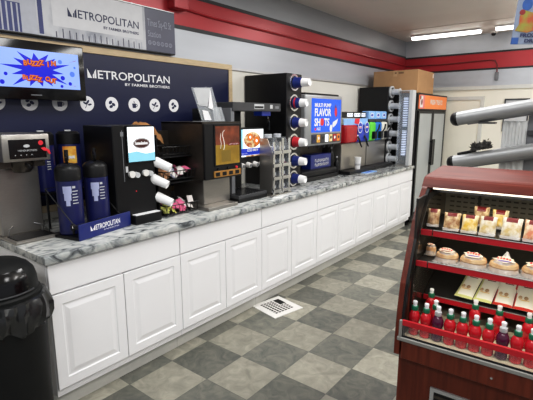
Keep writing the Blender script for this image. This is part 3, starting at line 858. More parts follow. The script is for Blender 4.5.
for k in range(4):
    x = .15+k*.095
    mb = B('offwhite').cyl((x, .075, .300), (x, .035, .296), .026, .022, seg=18).use('midgray').cyl((x, .035, .296), (x, .028, .295), .014, seg=14); mb.build('dispense_knob', t)
B('black').box(-.02, .37, -.055, .28, 0, .035, .003).build('drip_base', t)
B('darkgray').box(-.02, .37, -.055, .26, .035, .062, .003).build('drip_tray', t)
mb = B('black_gloss')
for k in range(9): mb.box(.0+k*.039, .02+k*.039, -.045, .24, .062, .064)
mb.build('drip_grate', t, smooth=False)
B('logo_blue').box(.49, .62, .10, .20, .735, .775).build('blue_switch', t)
B('black_gloss').tube([(.60, .14, .77), (.60, .12, .71), (.62, .12, .66), (.62, .12, .60)], .012).build('nozzle', t)

# ---- cup tower
def ring_x(mb, yy, z, r0, r1, x, th=.008, seg=28):
    """annulus in the local front plane (facing -y)"""
    for a in range(seg):
        p, q = 2*PI*a/seg, 2*PI*(a+1)/seg
        def v(an, r, y): return mb.bm.verts.new((yy+math.cos(an)*r, y, z+math.sin(an)*r))
        f0 = [v(p, r0, x-th), v(p, r1, x-th), v(q, r1, x-th), v(q, r0, x-th)]
        f1 = [v(p, r1, x-th), v(p, r1, x), v(q, r1, x), v(q, r1, x-th)]
        f2 = [v(p, r0, x), v(p, r0, x-th), v(q, r0, x-th), v(q, r0, x)]
        for f in (f0, f1, f2): mb.bm.faces.new(f).material_index = mb.i
t = machine('cup_dispenser', 'tall black cup dispenser tower with six silver rings holding navy cups', 'cup dispenser', 2.60, -.30)
TWX, TWD, TWH = .27, .55, 1.152
B('black').box(0, TWX, 0, TWD, 0, TWH, .005).build('tower', t)
zs = [1.065, .865, .668, .470, .275, .088]
names = ['topmost', 'second from top', 'third from top', 'fourth from top', 'fifth from top', 'lowest']
for k, z in enumerate(zs):
    mb = B('chrome'); ring_x(mb, .125, z, .066, .084, -.0005, .012); mb.build('holder_ring', t)
    B('cup_deep').cyl((.125, -.001, z), (.125, -.006, z), .066, seg=28).build('holder_diaphragm', t)
    m0 = 'cup_red' if k in (3,) else 'cup_navy'
    L = .14 if k else .17
    c = tapered_cup('paper_cup', 'navy and white paper cup sticking out of cup tower ring, %s' % names[k], (-.288, 2.725, CT+z), (1, .10, -.02), (.054), .036, L, (m0, 'cup_white'), 'navy cups in the six tower rings')
    if k == 1: B('cup_red').lathe([(.0549, .012), (.0549, .012), (.0535, .03)], seg=24).build('red_stripe', c)

# ---- lid and straw organiser
t = machine('lid_organizer', 'clear and steel lid organiser with sloped chutes standing before the cup tower', 'lid organiser', 2.11, -.115)
B('steel').box(.0, .33, .0, .16, 0, .012).build('base', t)
for x in (.02, .155, .30): B('steel' if x < .1 else 'acrylic').prism([(.02, .012), (.15, .012), (.15, .53), (.06, .53), (.0, .40), (.0, .10)], x, x+.005, 'x').build('divider', t, smooth=False)
for x in (.028, .122, .163, .268): B('chrome').box(x, x+.028, -.004, .004, .012, .50 if x < .15 else .53).build('front_rail', t)
for x0, x1 in ((.027, .153), (.162, .298)):
    for k in range(4):
        z = .03+k*.12; B('chrome').prism([(-.012, z), (-.006, z-.004), (.15, z+.07), (.15, z+.078)], x0, x1, 'x').build('sloped_chute', t)
        B('chrome').box(x0, x1, -.014, -.010, z-.002, z+.028).build('chute_lip', t)
        B('lid').lathe([(.03, 0), (.042, .004), (.040, .03), (.030, .034), (0, .034)], c=((x0+x1)/2, .06, z+.034), seg=18).build('lid_pile', t)
B('acrylic').box(.02, .306, .06, .15, .53, .535).build('cover', t)
def lid_stack(x, z, n, nm):
    o = B('lid')
    for k in range(n): o.lathe([(.036, k*.011), (.04, k*.011+.003), (.036, k*.011+.008), (.03, k*.011+.0105), (0, k*.011+.0105)], seg=18)
    o = o.build('lid_stack'); p = Matrix.Rotation(PI/2, 3, 'Z') @ Vector((x, .105, 0))
    tag(o, nm, 'lid stack', 'stacked lids in the organiser'); o.location = (-.115+p.x, 2.11+p.y, CT+z); o['kind'] = 'thing'
lid_stack(.09, .5365, 3, 'short stack of clear cup lids on top left of the lid organiser')
lid_stack(.23, .5365, 3, 'short stack of clear cup lids on top right of the lid organiser')

# ---- flavour shots machine
t = machine('flavor_shot_dispenser', 'silver flavour shots dispenser with large bright blue screen', 'drink dispenser', 2.99, -.33)
B('black').box(.02, .80, .26, .50, 0, .97, .004).build('pedestal', t)
B('black').box(.05, .80, .04, .40, .965, .985, .004).build('top_cap', t)
B('rail').box(0, .83, 0, .26, .40, .965, .02, 3).build('bezel', t)
mb = B('scr_blue').rect(.125, .79, .55, .925, -.001)
mb.use('white').text('MULTI PUMP', .19, .835, .055, -.002, .36, .0022).text('FLAVOR', .19, .735, .115, -.002, .36, .004).text('SH', .19, .625, .115, -.002, .125, .004).text('TS', .405, .625, .115, -.002, .115, .004)
mb.use('tag_red').disc(.355, .665, .042, -.002).use('white').text('FIZZ', .24, .575, .04, -.002, .08, .001).use('tag_red').disc(.21, .587, .016, -.002)
mb.use('purple_print').flat([(.63, .84), (.66, .87), (.69, .83), (.70, .73), (.66, .71), (.64, .77)], -.002).use('tag_red').disc(.665, .78, .03, -.0025, .05)
mb.use('white').flat([(.60, .66), (.66, .68), (.72, .70), (.70, .65), (.66, .62), (.61, .60), (.59, .62)], -.002).disc(.56, .59, .03, -.002, .042)
mb.build('screen', t, smooth=False)
cols = ['navy_ink', 'label_yel', 'darkgray', 'scr_white', 'sand2', 'slush_red', 'tv_orange']
fl = B('darkgray').box(.13, .80, -.006, .0, .425, .53, .002).build('flavor_button_panel', t)
for k in range(7):
    mb = B(cols[k]).box(.145+k*.092, .215+k*.092, -.011, -.005, .436, .522, .003); mb.use('white' if k % 2 else 'black').disc(.18+k*.092, .485, .02, -.0115, .018)
    mb.build('flavor_button', t)
for k in range(6):
    B('darkgray').cyl((.16+k*.11, .05, .40), (.16+k*.11, .05, .365), .014, .009, seg=12).build('nozzle', t)
B('steel_dark').box(.04, .80, .255, .261, .14, .40).build('splash_panel', t)
B('black').box(-.03, .77, -.0, .255, 0, .045, .006).box(-.02, .76, .01, .255, .045, .12, .02, 2).build('drip_tray', t)
t = machine('sweetener_box', 'navy sweetener carton with white patterned front below the flavour machine', 'carton', 3.235, -.40, CT+.1205)
B('navy_bright').box(0, .46, 0, .13, 0, .165, .003).build('carton', t)
mb = B('lightgray'); rr = random.Random(2)
for k in range(9):
    for j in range(2):
        x = .10+k*.036; z = .045+j*.05
        mb.disc(x, z+rr.uniform(-.004, .004), .015, -.0012, .019, 10); 
mb.use('navy').disc(.13, .10, .008, -.002)
for k in range(9):
    for j in range(2): mb.disc(.10+k*.036, .045+j*.05, .007, -.002, .010, 8)
mb.build('printed_front', t, smooth=False)
for k, x in enumerate((3.735, 3.845)):
    t = machine('syrup_bottle', ('slim dark syrup bottle right of the navy carton, nearer the carton', 'slim dark syrup bottle right of the navy carton, nearer the frozen drink machine')[k], 'bottle', x, -.42 if k == 0 else -.40, CT+.1205 if k == 0 else CT)
    B('black').lathe([(0, 0), (.030, 0), (.032, .006), (.032, .15), (.02, .18), (.012, .19), (.012, .215), (0, .215)], seg=18).build('body', t)
    B('lightgray').cyl((0, 0, .215), (0, 0, .235), .010, seg=12).build('pourer', t)

# ---- frozen drink machines
def tap(t, x, z):
    mb = B('offwhite').box(x-.028, x+.028, -.05, .0, z-.02, z+.04, .004); mb.build('tap_block', t)
    B('black').tube([(x, -.05, z+.02), (x+.004, -.075, z-.02), (x+.012, -.085, z-.07), (x+.03, -.10, z-.12)], [.013, .013, .011, .009]).build('tap_handle', t)
t = machine('frozen_drink_machine', 'steel frozen drink machine with red slush hopper and round blue logos', 'frozen drink machine', 3.90, -.37)
B('steel').box(.0, .71, 0, .50, .05, .385, .004).build('cabinet', t)
for x in (.05, .66):
    for y in (.05, .45): B('black').cyl((x, y, 0), (x, y, .052), .02, seg=12).build('foot', t)
hp = B('slush_red').box(.005, .33, -.06, .40, .39, .62, .03, 3).build('hopper', t)
B('acrylic').box(.0, .70, -.012, .42, .62, .705, .01, 2).build('hopper_lid', t)
hp = B('logo_blue').box(.345, .705, -.05, .40, .39, .62, .03, 3).build('hopper', t)
mb = B('pale_blue').flat([(.02, .62), (.70, .62), (.70, .70), (.0, .70)], -.0135).use('tag_red').flat([(.30, .64), (.44, .62), (.46, .70), (.32, .70)], -.0145)
for x in (.38, .58):
    mb.use('white').disc(x, .585, .068, -.064, .075, 28).use('logo_blue').disc(x, .585, .058, -.065, .064, 28).use('white').rect(x-.035, x+.035, .575, .600, -.066).use('tag_red').rect(x-.03, x+.03, .580, .590, -.067)
mb.build('front_graphic', t, smooth=False)
hd = B('black').box(.02, .72, .02, .40, .71, .785, .004).build('header', t)
mb = MB()
for x0, x1 in ((.16, .32), (.36, .53), (.57, .69)):
    mb.use('scr_white').rect(x0, x1, .725, .77, .0192).use('purple_print')
    for k in range(3): mb.disc(x0+(x1-x0)*(k+.5)/3, .748, .012, .0186, .014)
mb.build('lit_sign', hd, smooth=False)
for x in (.36, .56): tap(t, x-.02, .45)
B('black').box(-.02, .73, -.14, .01, .008, .045, .004).build('drip_tray', t)
cup = thing('drink_cup', 'white cup standing upright under the first tap of red slush machine', 'cup', (-.37+.085, 4.20, CT+.046), 0)
B('cup_white').lathe([(0, 0), (.032, 0), (.033, .004), (.044, .155), (.046, .158), (.042, .158), (.031, .006), (0, .006)], seg=24).build('cup_wall', cup)
B('lightgray').lathe([(.0375, .05), (.0398, .075), (.0398, .075)], seg=24).build('printed_band', cup)

t = machine('frozen_drink_machine', 'frozen drink machine with green, blue and white hoppers under pale blue headers', 'frozen drink machine', 4.635, -.37)
B('steel').box(.0, .62, 0, .47, .05, .385, .004).build('cabinet', t)
for x in (.05, .57):
    for y in (.05, .42): B('black').cyl((x, y, 0), (x, y, .052), .02, seg=12).build('foot', t)
for k, m in enumerate(('slush_green', 'slush_blue', 'slush_white')):
    x = .01+k*.205
    B(m).box(x, x+.19, -.04, .40, .39, .65, .03, 3).build('hopper', t)
    B('darkgray').box(x, x+.19, -.02, .40, .65, .69, .006).build('hopper_lid', t)
    hd = B('pale_blue').box(x, x+.19, -.01, .10, .69, .80, .008).build('header', t)
    mb = B('white').disc(x+.095, .745, .05, -.0115, .03).use('logo_blue').disc(x+.095, .745, .035, -.0125, .018); mb.build('header_print', hd, smooth=False)
    B('black').box(x+.05, x+.13, -.09, -.035, .42, .52, .008).build('tap_block', t)
    B('black').tube([(x+.10, -.08, .50), (x+.115, -.11, .56), (x+.125, -.115, .62)], .011).build('tap_handle', t)
B('black').box(0, .62, -.14, .01, .008, .05, .004).build('drip_tray', t)
t = machine('printed_card', 'pale blue printed card lying at the front of the slush drip tray', 'card', 4.20, -.14)
B('pale_blue').box(0, .30, 0, .09, 0, .004).build('card', t)
B('logo_blue').box(.05, .22, .02, .06, .004, .0045).build('print', t, smooth=False)

# ---- far cup tower with lid tubes
t = machine('lid_dispenser', 'black lid dispenser tower with six silver rings at the far end of counter', 'lid dispenser', 5.27, -.36)
B('black').box(0, .20, 0, .47, 0, 1.16, .005).build('tower', t)
zs = [1.085, .88, .685, .475, .275, .095]
for k, z in enumerate(zs):
    mb = B('lightgray'); ring_x(mb, .10, z, .066, .088, -.0005, .022); mb.build('holder_ring', t)
    mb = B('lid').cyl((.10, -.014, z), (.10, -.13, z), .045, .042, seg=20); mb.build('lid_tube', t)
    B('lightgray').cyl((.10, -.13, z), (.10, -.142, z), .05, .048, seg=20).build('tube_cap', t)
t = thing('lid_rack', 'clear upright lid rack glowing pale blue next to the glass door cooler', 'lid rack', (-.205, 5.30, CT+.0005), 0)
B('steel').box(0, .205, 0, .12, 0, .012).build('base', t)
B('lightgray').box(.155, .205, -.012, .12, .012, 1.10, .002).build('side_panel', t)
B('acrylic').box(0, .155, .10, .106, .012, 1.09).box(.0, .005, .0, .10, .012, 1.09).build('clear_panel', t)
B('lightgray').box(.0, .155, 0, .12, 1.09, 1.10).build('top_plate', t)
mb = B('led')
for k in range(34):
    z = .16+k*.025
    if k in (15, 16): continue
    mb.cyl((.088, .05, z), (.088, .05, z+.009), .036, .030, seg=16)
mb.build('lid_column', t)['kind'] = 'stuff'

# ================================================================ COOLER AND CARTON
t = thing('glass_door_cooler', 'tall black two-door glass cooler with orange header sign at the counter end', 'cooler', (0, 5.525, 0), 90)
FW = 1.46
mb = B('black').box(0, FW, .06, .80, .06, 2.03, .006); mb.build('cabinet', t)
B('black').box(0, FW, .012, .06, 1.775, 2.03, .004).box(0, .055, .02, .06, .06, 1.775).box(FW-.05, FW, .02, .06, .06, 1.775).box(0, FW, .02, .06, .06, .16).build('front_frame', t)
sg = B('orange').box(.055, FW-.045, .002, .012, 1.80, 2.005, .002).build('header_sign', t)
mb = B('pink').rect(.06, .29, 1.803, 2.002, .0012).use('offwhite').rect(.09, .21, 1.82, 1.99, .0008).use('maroon').disc(.10, 1.965, .03, .0004).disc(.16, 1.90, .035, .0004, .045).use('offwhite').text('FRESH TREATS', .55, 1.875, .10, .0006, .62, .003)
mb.build('header_print', sg, smooth=False)
for k, (a, b) in enumerate(((.06, .725), (.735, FW-.055))):
    d = B('black').box(a, b, 0, .018, .165, .205).box(a, b, 0, .018, 1.73, 1.77).box(a, a+.05, 0, .018, .205, 1.73).box(b-.05, b, 0, .018, .205, 1.73).build('door', t, smooth=False)
    B('fridge_glass').box(a+.05, b-.05, .004, .014, .205, 1.73).build('pane', d, smooth=False)
    hx = b-.03 if k == 0 else a+.03
    B('black_gloss').box(hx-.028, hx+.028, -.045, -.022, .90, 1.32, .006).box(hx-.012, hx+.012, -.03, .001, .92, .95).box(hx-.012, hx+.012, -.03, .001, 1.27, 1.30).build('handle', d)
for x in (.05, FW-.05):
    for y in (.08, .72): B('black').cyl((x, y, 0), (x, y, .065), .028, seg=14).build('foot', t)

t = thing('cardboard_box', 'brown cardboard carton sitting on top of the glass door cooler', 'box', (-.028, 5.535, 2.031), 90)
B('card').box(0, .72, 0, .70, 0, .335, .004).build('carton', t)
B('tape').box(-.0008, 0.0008, .32, .38, .25, .3355).box(-.0008, .7208, .32, .38, .3350, .3362).build('tape_strip', t, smooth=False)
mb = B('card_dark').box(-.0010, .0002, .22, .30, .285, .31).box(-.0010, .0002, .33, .36, .285, .31); mb.build('printed_mark', t, smooth=False)
B('white').box(.66, .69, -.001, .0, .25, .31).build('sticker', t, smooth=False)

# ================================================================ DISPLAY CASE (local x along the front, local y towards the back)
CX, CY, CA = 1.595, .85, 3.0
CW = .98
MC = Matrix.Translation((CX, CY, 0)) @ Matrix.Rotation(R(CA), 4, 'Z')
def cpos(u, v, z): return tuple(MC @ Vector((u, v, z)))
t = thing('display_case', 'cherry wood open refrigerated display case with red shelves in the right foreground', 'display case', (CX, CY, 0), CA)
prof = [(-.020, .60), (-.020, .69), (-.010, .81), (.014, .936), (.052, 1.026), (.094, 1.122), (.138, 1.209), (.196, 1.285), (.262, 1.345), (.33, 1.378), (.40, 1.392), (.655, 1.408), (.655, .60)]
for u0, nm in ((0, 'side_panel'), (CW-.024, 'side_panel')):
    B('wood').prism(prof, u0, u0+.024, 'x').build(nm, t, smooth=False)
pin = [(p[0]+.002, p[1]) for p in prof[1:9]]
gk = [(a+.0, b) for a, b in pin]+[(a+.030, b-.004) for a, b in pin[::-1]]
for u0 in (.024, CW-.036): B('black').prism(gk, u0, u0+.012, 'x').build('gasket', t, smooth=False)
B('case_dark').box(.024, .034, .10, .65, .69, 1.32).build('end_liner', t, smooth=False)
B('mirror').prism([(.10, .70), (.10, .98), (.16, 1.16), (.28, 1.29), (.62, 1.30), (.62, .70)], .034, .0355, 'x').build('mirror_panel', t, smooth=False)
# base
B('wood').box(.010, CW-.010, .03, .65, .0, .60).build('base_cabinet', t, smooth=False)
B('wood').box(.032, CW-.032, -.022, .65, .585, .672, .003).build('front_rail', t)
B('black').box(.03, CW-.03, .035, .65, .570, .586).build('shadow_gap', t, smooth=False)
gr = B('alum').box(.165, .80, .020, .030, .445, .462).box(.165, .80, .020, .030, .13, .147).box(.165, .182, .020, .030, .147, .445).box(.783, .80, .020, .030, .147, .445).build('intake_grille', t, smooth=False)
mb = B('black').box(.182, .783, .024, .0305, .147, .445)
mb.use('steel_dark')
for k in range(11): mb.box(.182, .783, .021, .0235, .155+k*.026, .168+k*.026)
mb.build('louvres', gr, smooth=False)
B('chrome').cyl((.41, -.022, .625), (.41, -.0245, .625), .005, seg=14).build('screw', t)
# glass guard and frame
B('frame_gray').box(.012, CW-.012, -.026, -.012, .672, .692, .003).box(.018, .032, -.026, -.012, .692, .775, .003).build('guard_frame', t)
B('black').box(.032, CW-.032, -.020, -.014, .692, .699).build('guard_seal', t, smooth=False)
B('glass').box(.032, CW-.032, -.019, -.015, .699, .750).build('guard_glass', t, smooth=False)
B('case_red').prism([(-.022, .750), (-.022, .774), (-.014, .777), (-.013, .750)], .032, CW-.032, 'x').build('price_rail', t, smooth=False)
# deck, shelves, back
B('case_back').box(.032, CW-.032, -.010, .65, .672, .687).build('bottom_deck', t, smooth=False)
bk = B('case_back').box(.036, CW-.036, .625, .64, .687, 1.31).build('back_panel', t, smooth=False)
mb = B('case_slot')
for u in (.20, .52, .84): mb.box(u, u+.014, .6225, .626, .69, 1.30)
for k in range(26):
    for j in range(13):
        u = .06+k*.034; z = .94+j*.026
        mb.box(u, u+.022, .6235, .6255, z, z+.008)
mb.build('slots', bk, smooth=False)
def shelf(v, zt, h, v2, z2, split=.095):
    s = B('case_dark').prism([(v, zt-.022), (v, zt-.012), (v2, z2), (v2, z2-.012)], .038, CW-.038, 'x').build('shelf', t, smooth=False)
    B('case_red').box(.040, split-.005, v-.006, v, zt-h, zt, .001).box(split, CW-.040, v-.006, v, zt-h, zt, .001).build('price_rail', s, smooth=False)
    B('alum').box(split, CW-.04, v-.0075, v-.0005, zt, zt+.002).build('rail_edge', s, smooth=False)
shelf(.155, 1.170, .028, .62, 1.154)
shelf(.105, 1.031, .028, .62, 1.014)
shelf(.285, .800, .027, .62, .900, .07)
# cap
B('wood_h').prism([(.276, 1.350), (.284, 1.362), (.303, 1.386), (.316, 1.394), (.332, 1.398), (.665, 1.419), (.665, 1.395), (.34, 1.372), (.288, 1.349)], -.004, CW+.004, 'x').build('top_cap', t, smooth=False)
B('black').box(.034, CW-.034, .34, .62, 1.320, 1.366).build('canopy_liner', t, smooth=False)
B('case_tube').box(.045, CW-.045, .290, .304, 1.340, 1.350, .003, 2).build('light_tube', t)

# ---- juice bottles
def bottle(label, kind, u, v, proto=None):
    if proto:
        return dup(proto, cpos(u, v, .6875), CA, label)
    t = thing('juice_bottle', label, 'bottle', cpos(u, v, .6875), CA, 'juice bottles on the case deck')
    B('juice_'+kind).lathe([(0, 0), (.020, 0), (.0235, .004), (.0240, .045), (.0215, .056), (.0215, .062), (.0250, .074), (.0255, .088), (.023, .102), (.0165, .114), (.0125, .119), (.0125, .124), (0, .124)], seg=22).build('body', t)
    cm = 'cap_green' if kind == 'red' else 'lightgray'
    mb = B(cm).lathe([(.0150, .120), (.0155, .121), (.0150, .138), (.0135, .140), (.010, .1405), (0, .1405)], seg=18)
    mb.build('cap', t)
    B('white').lathe([(.0095, .140), (.0085, .150), (.0105, .152), (.0105, .160), (.0085, .163), (0, .163)], seg=14).build('nozzle', t)
    return reg(t)
lab = {}
front = [(.0635, 'red', 'red juice bottle in front row, leftmost, against the case end wall'), (.116, 'red', 'red juice bottle in front row, second from the left end wall'),
         (.168, 'purple', 'purple juice bottle in front row, the one nearer the left end wall'), (.220, 'red', 'red juice bottle in front row just right of the left purple bottle'),
         (.272, 'red', 'red juice bottle in front row, second to the right of left purple bottle'), (.324, 'red', 'red juice bottle in front row, third to the right of left purple bottle'),
         (.376, 'red', 'red juice bottle in front row just left of the right purple bottle'), (.429, 'purple', 'purple juice bottle in front row, the one farther from the left end wall'),
         (.482, 'red', 'red juice bottle in front row just right of the right purple bottle'), (.534, 'red', 'red juice bottle in front row, second to the right of right purple bottle'), (.585, 'red', 'red juice bottle in front row, third to the right of right purple bottle')]
pr = {}
for u, kind, l in front:
    b = bottle(l, kind, u, .052, pr.get(kind)); pr.setdefault(kind, b)
for u, v, l in ((.142, .112, 'red juice bottle standing between the two rows, close behind left purple bottle'), (.088, .245, 'red juice bottle in back row, leftmost by the mirror panel'),
                (.292, .225, 'red juice bottle in back row below the second white snack pouch'), (.392, .220, 'red juice bottle in back row below the third snack pouch'), (.508, .210, 'red juice bottle in back row at the right edge of the photo')):
    bottle(l, 'red', u, v, pr['red'])

# ---- sandwich packs on the top shelf
def put(o, u, v, z, rx=0., rz=0., ry=0.):
    o.location = cpos(u, v, z); o.rotation_euler = (Matrix.Rotation(R(CA+rz), 3, 'Z') @ Matrix.Rotation(R(ry), 3, 'Y') @ Matrix.Rotation(R(rx), 3, 'X')).to_euler()
def sandwich(u, v, z, w, h, food, lab, lean=-24, rz=0, sd=0):
    z -= .012; v = v-.022 if v < .3 else v+.05; w *= .92
    def mm(i, j):
        if i < 0: return 'pouch_white'
        if j > .78: return 'maroon' if .2 < i < .8 else food
        if j < .06: return 'case_dark'
        return food
    o = pouch(MB(), w, h, .05, 14, 16, mm, seedv=sd, crimp=.05).build('sandwich_pack'); tag(o, lab, 'sandwich', 'packed sandwiches on the top shelf')
    put(o, u, v, z, lean, rz)
    mb = B('offwhite').rect(-w*.22, w*.22, h*.86, h*.90, -.009).rect(-w*.14, w*.16, h*.81, h*.835, -.011); b = mb.build('brand_label', o, smooth=False)
    mb = B('film').prism([(-w*.52, .016), (w*.52, .016), (w*.45, .002), (-w*.45, .002)], -.02, .006, 'y'); mb.build('tray_edge', o, smooth=False)
sandwich(.074, .245, 1.176, .060, .094, 'sand1', 'dim brown sandwich pack standing in for a reflection in the left end wall, top shelf', -22, 10, 1)  # solid pack added in place of a reflection in the end mirror
sandwich(.162, .215, 1.174, .078, .094, 'sand1', 'packed brown bread sandwich on top shelf, first full pack from the left', -26, 6, 2)
sandwich(.238, .215, 1.174, .074, .094, 'sand2', 'packed yellow egg sandwich on top shelf between brown and pale packs', -26, 4, 3)
sandwich(.312, .215, 1.174, .074, .096, 'sand3', 'packed pale sandwich on top shelf with white front, third full pack', -24, 2, 4)
sandwich(.338, .32, 1.173, .075, .096, 'sand2', 'packed sandwich standing in second row behind the pale pack, top shelf', -16, 2, 5)
sandwich(.255, .33, 1.173, .075, .100, 'sand1', 'packed dark sandwich standing in second row behind the yellow pack, top shelf', -14, 0, 8)
sandwich(.402, .215, 1.174, .086, .102, 'sand3', 'packed cream coloured sandwich on top shelf right of the gap', -24, -2, 6)
sandwich(.486, .215, 1.174, .084, .102, 'sand4', 'packed ham coloured sandwich on top shelf near the right photo edge', -24, -3, 7)
sandwich(.570, .215, 1.174, .080, .100, 'sand2', 'packed sandwich cut off by the right photo edge, top shelf', -24, -3, 9)
sandwich(.545, .36, 1.172, .080, .100, 'sand1', 'packed dark sandwich in second row at the right photo edge, top shelf', -14, 0, 10)

# ---- round wrapped sandwiches on the middle shelf
def wrapped(u, v, r, lab, lm, peak=0., sd=0, sq=1.0):
    t = thing('wrapped_sandwich', lab, 'sandwich', cpos(u, v-.015, 1.0215), CA, 'round wrapped sandwiches on the middle shelf')
    B('bun').lathe([(0, 0), (r*.9, .0), (r, .008), (r*.98, .018), (r*.93, .020), (r*.96, .022), (r, .030), (r*.92, .041), (r*.5, .049), (0, .050)], seg=30, sy=sq).build('bun', t)
    mb = B('film'); rr = random.Random(sd); n = 18; g = []
    for i in range(n+1):
        row = []
        for j in range(n+1):
            a = i/n*2-1; b = j/n*2-1; rad = min(1, math.hypot(a, b)/.95)
            z = .004+.051*max(0, 1-rad**4)+rr.uniform(0, .004)
            if peak and b > .4: z += peak*max(0, 1-abs(a-.05)*1.9)*(b-.4)/.6
            row.append(mb.bm.verts.new((a*r*1.10+rr.uniform(-.002, .002), b*r*1.18*sq, z)))
        g.append(row)
    for i in range(n):
        for j in range(n): mb.bm.faces.new((g[i][j], g[i+1][j], g[i+1][j+1], g[i][j+1]))
    mb.build('film_wrap', t)
    T = Matrix.Translation((0, -.016, .0595)) @ Matrix.Rotation(R(14), 4, 'X')
    mb = MB()
    def topd(x, y, rx, ry, z, m, n=20):
        mb.use(m); f = mb.bm.faces.new([mb.bm.verts.new(T @ Vector((x+math.cos(2*PI*k/n)*rx*q, y+math.sin(2*PI*k/n)*ry*q, z))) for k in range(n) for q in [1+(rr.uniform(-.28, .16) if n == 20 else 0)]]); f.material_index = mb.i
    topd(0, 0, r*.74, r*.46*sq, 0, 'label_cream'); 
    for k in range(5): topd(-r*.42+k*r*.2, r*.14+r*.05*math.sin(k), r*.085, r*.14, .0006, 'tag_red', 8)
    topd(r*.02, -r*.20, r*.5, r*.09, .0006, lm, 14)
    mb.build('printed_label', t, smooth=False)
wrapped(.070, .26, .024, 'dim round wrapped sandwich standing in for a reflection in the left end wall, middle shelf', 'maroon', 0, 1)  # small bun added to imitate a mirrored sandwich at the case end
wrapped(.158, .20, .050, 'round wrapped sandwich with tan crust on middle shelf, first from left', 'maroon', 0, 2)
wrapped(.270, .20, .056, 'round wrapped sandwich with small violet print on middle shelf, second along', 'purple_print', 0, 3)
wrapped(.392, .20, .058, 'wrapped sandwich with tall crumpled film peak and violet stripe, middle shelf', 'purple_print', .075, 4)
wrapped(.515, .20, .056, 'wrapped sandwich with red print near the right photo edge, middle shelf', 'tag_red', 0, 5)

# ---- flat snack pouches on the sloped shelf
def snack(u, lab, edge, sd, rz=0):
    def mm(i, j):
        if i < 0: return 'pouch_white'
        if edge == 'green': return 'pouch_green' if (i < .12 or j > .9 or j < .06) else 'pouch_white'
        return 'pouch_red' if (i < .10 and j < .5) or j < .04 or (i > .92 and j > .6) else 'pouch_white'
    o = pouch(MB(), .082, .225, .028, 14, 16, mm, seedv=sd).build('snack_pouch'); tag(o, lab, 'snack pouch', 'flat snack pouches on the sloped shelf')
    put(o, u, .297, .8185, -72, rz)
    mb = B('sand1').disc(-.018, .07, .008, -.0175, .014).disc(.006, .07, .009, -.0175, .014).use('sand2').rect(-.02, .02, .05, .055, -.0175)
    mb.use('maroon').rect(-.012, .026, .150, .157, -.0175); mb.build('printed_panel', o, smooth=False)
snack(.222, 'white snack pouch with lime green edge lying on sloped shelf, leftmost', 'green', 1, -6)
snack(.306, 'white snack pouch with lime green edge lying on sloped shelf, second from left', 'green', 2, -5)
snack(.392, 'white snack pouch with red edge lying on sloped shelf, third from left', 'red', 3, -2)
snack(.476, 'white snack pouch with red edge lying on sloped shelf, fourth from left', 'red', 4, 0)
snack(.562, 'red edged snack pouch cut off at the right photo edge, sloped shelf', 'red', 5, 2)

# ================================================================ SLOPED RAIL RACK behind the case
t = thing('sloped_rail_rack', 'grey display rack with two sloped tubular rails standing behind the case', 'rack', (1.437, 2.2, 0), 0)
def rail(z0, z1, dy):
    p0 = Vector((.0, 0, z0)); p1 = Vector((.95, 0, z1)); d = (p1-p0).normalized()
    o = B('rail').cyl(p0, p1, .046, seg=28).build('rail', t)
    B('black').lathe([(.047, -.002), (.048, .002), (.046, .018), (.038, .034), (.022, .044), (0, .047)], seg=24, mtx=Matrix.Translation(p0) @ (-d).to_track_quat('Z', 'Y').to_matrix().to_4x4()).build('end_cap', o)
    n = Vector((-d.z, 0, d.x))
    q0 = p0+d*.06-n*.045; q1 = p0+d*.93-n*.045
    B('midgray').tube([q0, q1], .008, 6).build('under_strip', o)
    return o
rail(1.672, 1.842, 0); rail(1.372, 1.586, 0)
B('darkgray').box(.14, .24, -.03, .03, 1.640, 1.652).build('bracket', t)
mb = B('fluted').box(.275, .415, .05, .09, 0, 1.66)
for k in range(4): mb.cyl((.285+k*.038, .05, 0), (.285+k*.038, .05, 1.65), .012, seg=10)
mb.build('upright', t)
B('midgray').box(.415, .95, .06, .09, 0, 1.70).build('back_board', t)
B('darkgray').box(.42, .95, .04, .07, 1.57, 1.60).build('cross_bar', t)
t = thing('feather_duster', 'dark fuzzy duster lying on the lower sloped rail', 'duster', (1.477, 2.2, 1.429), 0)
t.rotation_euler = (0, -R(12.7), 0)
B('black').tube([(-.02, 0, .006), (.10, 0, .010)], .010).build('handle', t)
mb = B('fuzz'); rr = random.Random(8)
for k in range(1100):
    c = Vector((.135+rr.uniform(-.055, .055), rr.gauss(0, .02), .03+rr.gauss(0, .012))); c.z = max(.012, c.z)
    dd = Vector((rr.gauss(0, 1), rr.gauss(0, 1), abs(rr.gauss(0, 1)))).normalized()*.018
    a = dd.cross(Vector((.3, .5, .2))).normalized()*.005
    mb.bm.faces.new([mb.bm.verts.new(c-a), mb.bm.verts.new(c+a), mb.bm.verts.new(c+dd)])
mb.build('fuzzy_head', t)['kind'] = 'stuff'
# notice board on back wall
t = thing('notice_board', 'dark framed board on the cream back wall, mostly behind the upper rail', 'notice board', (.86, YB-.001, 1.44), 0)
B('darkgray').box(0, .36, -.02, 0, 0, .02).box(0, .36, -.02, 0, .505, .53).box(0, .02, -.02, 0, .02, .505).box(.34, .36, -.02, 0, .02, .505).build('frame', t, smooth=False)
B('lightgray').box(.02, .34, -.012, 0, .02, .505).build('board', t, smooth=False)

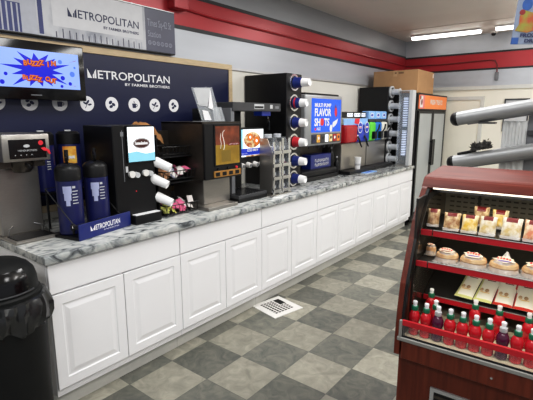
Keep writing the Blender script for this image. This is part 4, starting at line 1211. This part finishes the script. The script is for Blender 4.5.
# ================================================================ LIGHT
def area(name, loc, sx, sy, power, col=(1, .995, .985), rot=(0, 0, 0)):
    l = bpy.data.lights.new(name, 'AREA'); l.shape = 'RECTANGLE'; l.size = sx; l.size_y = sy; l.energy = power; l.color = col
    o = bpy.data.objects.new(name, l); C.objects.link(o); o.location = loc; o.rotation_euler = rot
    return o
for i, (x, y) in enumerate(((.9, 4.6), (.9, 2.4), (.9, .4), (1.2, -1.8), (3.2, 4.6), (3.2, 2.4), (3.2, .4), (3.4, -1.8))):
    area('unseen_ceiling_lamp', (x, y, ZC-.02), 1.2, .6, 33)
for (x, y) in ((2.7, 5.2), (2.7, 2.4)):
    area('unseen_ceiling_fill', (x, y, 2.25), 1.0, 1.6, 44, (1, .99, .97), (R(180), R(18), 0))  # added up-facing fill out of view, only to brighten the ceiling
area('unseen_ceiling_lamp', (2.45, 5.9, ZC-.02), 1.2, .6, 34)  # extra unseen lamp added to lift the back wall
area('case_lamp_and_fill', cpos(.49, .315, 1.335), .85, .03, .75, (1, .93, .8), (R(25), 0, R(CA)))
area('case_lamp_and_fill', cpos(.49, .20, 1.138), .85, .02, .8, (1, .93, .8), (R(25), 0, R(CA)))  # added fill under the top shelf, the case has no strip here
area('case_lamp_and_fill', cpos(.49, .15, .998), .85, .02, 1.2, (1, .93, .8), (R(30), 0, R(CA)))  # added fill under the middle shelf to brighten pouches and bottles
w = bpy.data.worlds.new('room_ambient'); bpy.context.scene.world = w; w.use_nodes = True
w.node_tree.nodes['Background'].inputs[0].default_value = (.9, .93, 1, 1); w.node_tree.nodes['Background'].inputs[1].default_value = .42

# ================================================================ CAMERA
yaw, pitch, fpx = .66601722, .19226057, 430.7496
f = Vector((-math.sin(yaw)*math.cos(pitch), math.cos(yaw)*math.cos(pitch), -math.sin(pitch)))
r = f.cross(Vector((0, 0, 1))).normalized(); u = r.cross(f)
cd = bpy.data.cameras.new('camera'); cam = bpy.data.objects.new('camera', cd); C.objects.link(cam)
cam.matrix_world = Matrix((r, u, -f)).transposed().to_4x4()
cam.location = (2.26811654, -.99094599, 1.68981796)
cd.sensor_fit = 'HORIZONTAL'; cd.sensor_width = 36; cd.lens = fpx*36/533; cd.clip_start = .05
bpy.context.scene.camera = cam
vs = bpy.context.scene.view_settings
vs.use_curve_mapping = True
cm = vs.curve_mapping; cv = cm.curves[3]
cv.points.new(.18, .15); cv.points.new(.62, .645); cm.update()
vs.view_transform = 'Standard'; vs.look = 'None'; vs.exposure = -.1; vs.gamma = 1
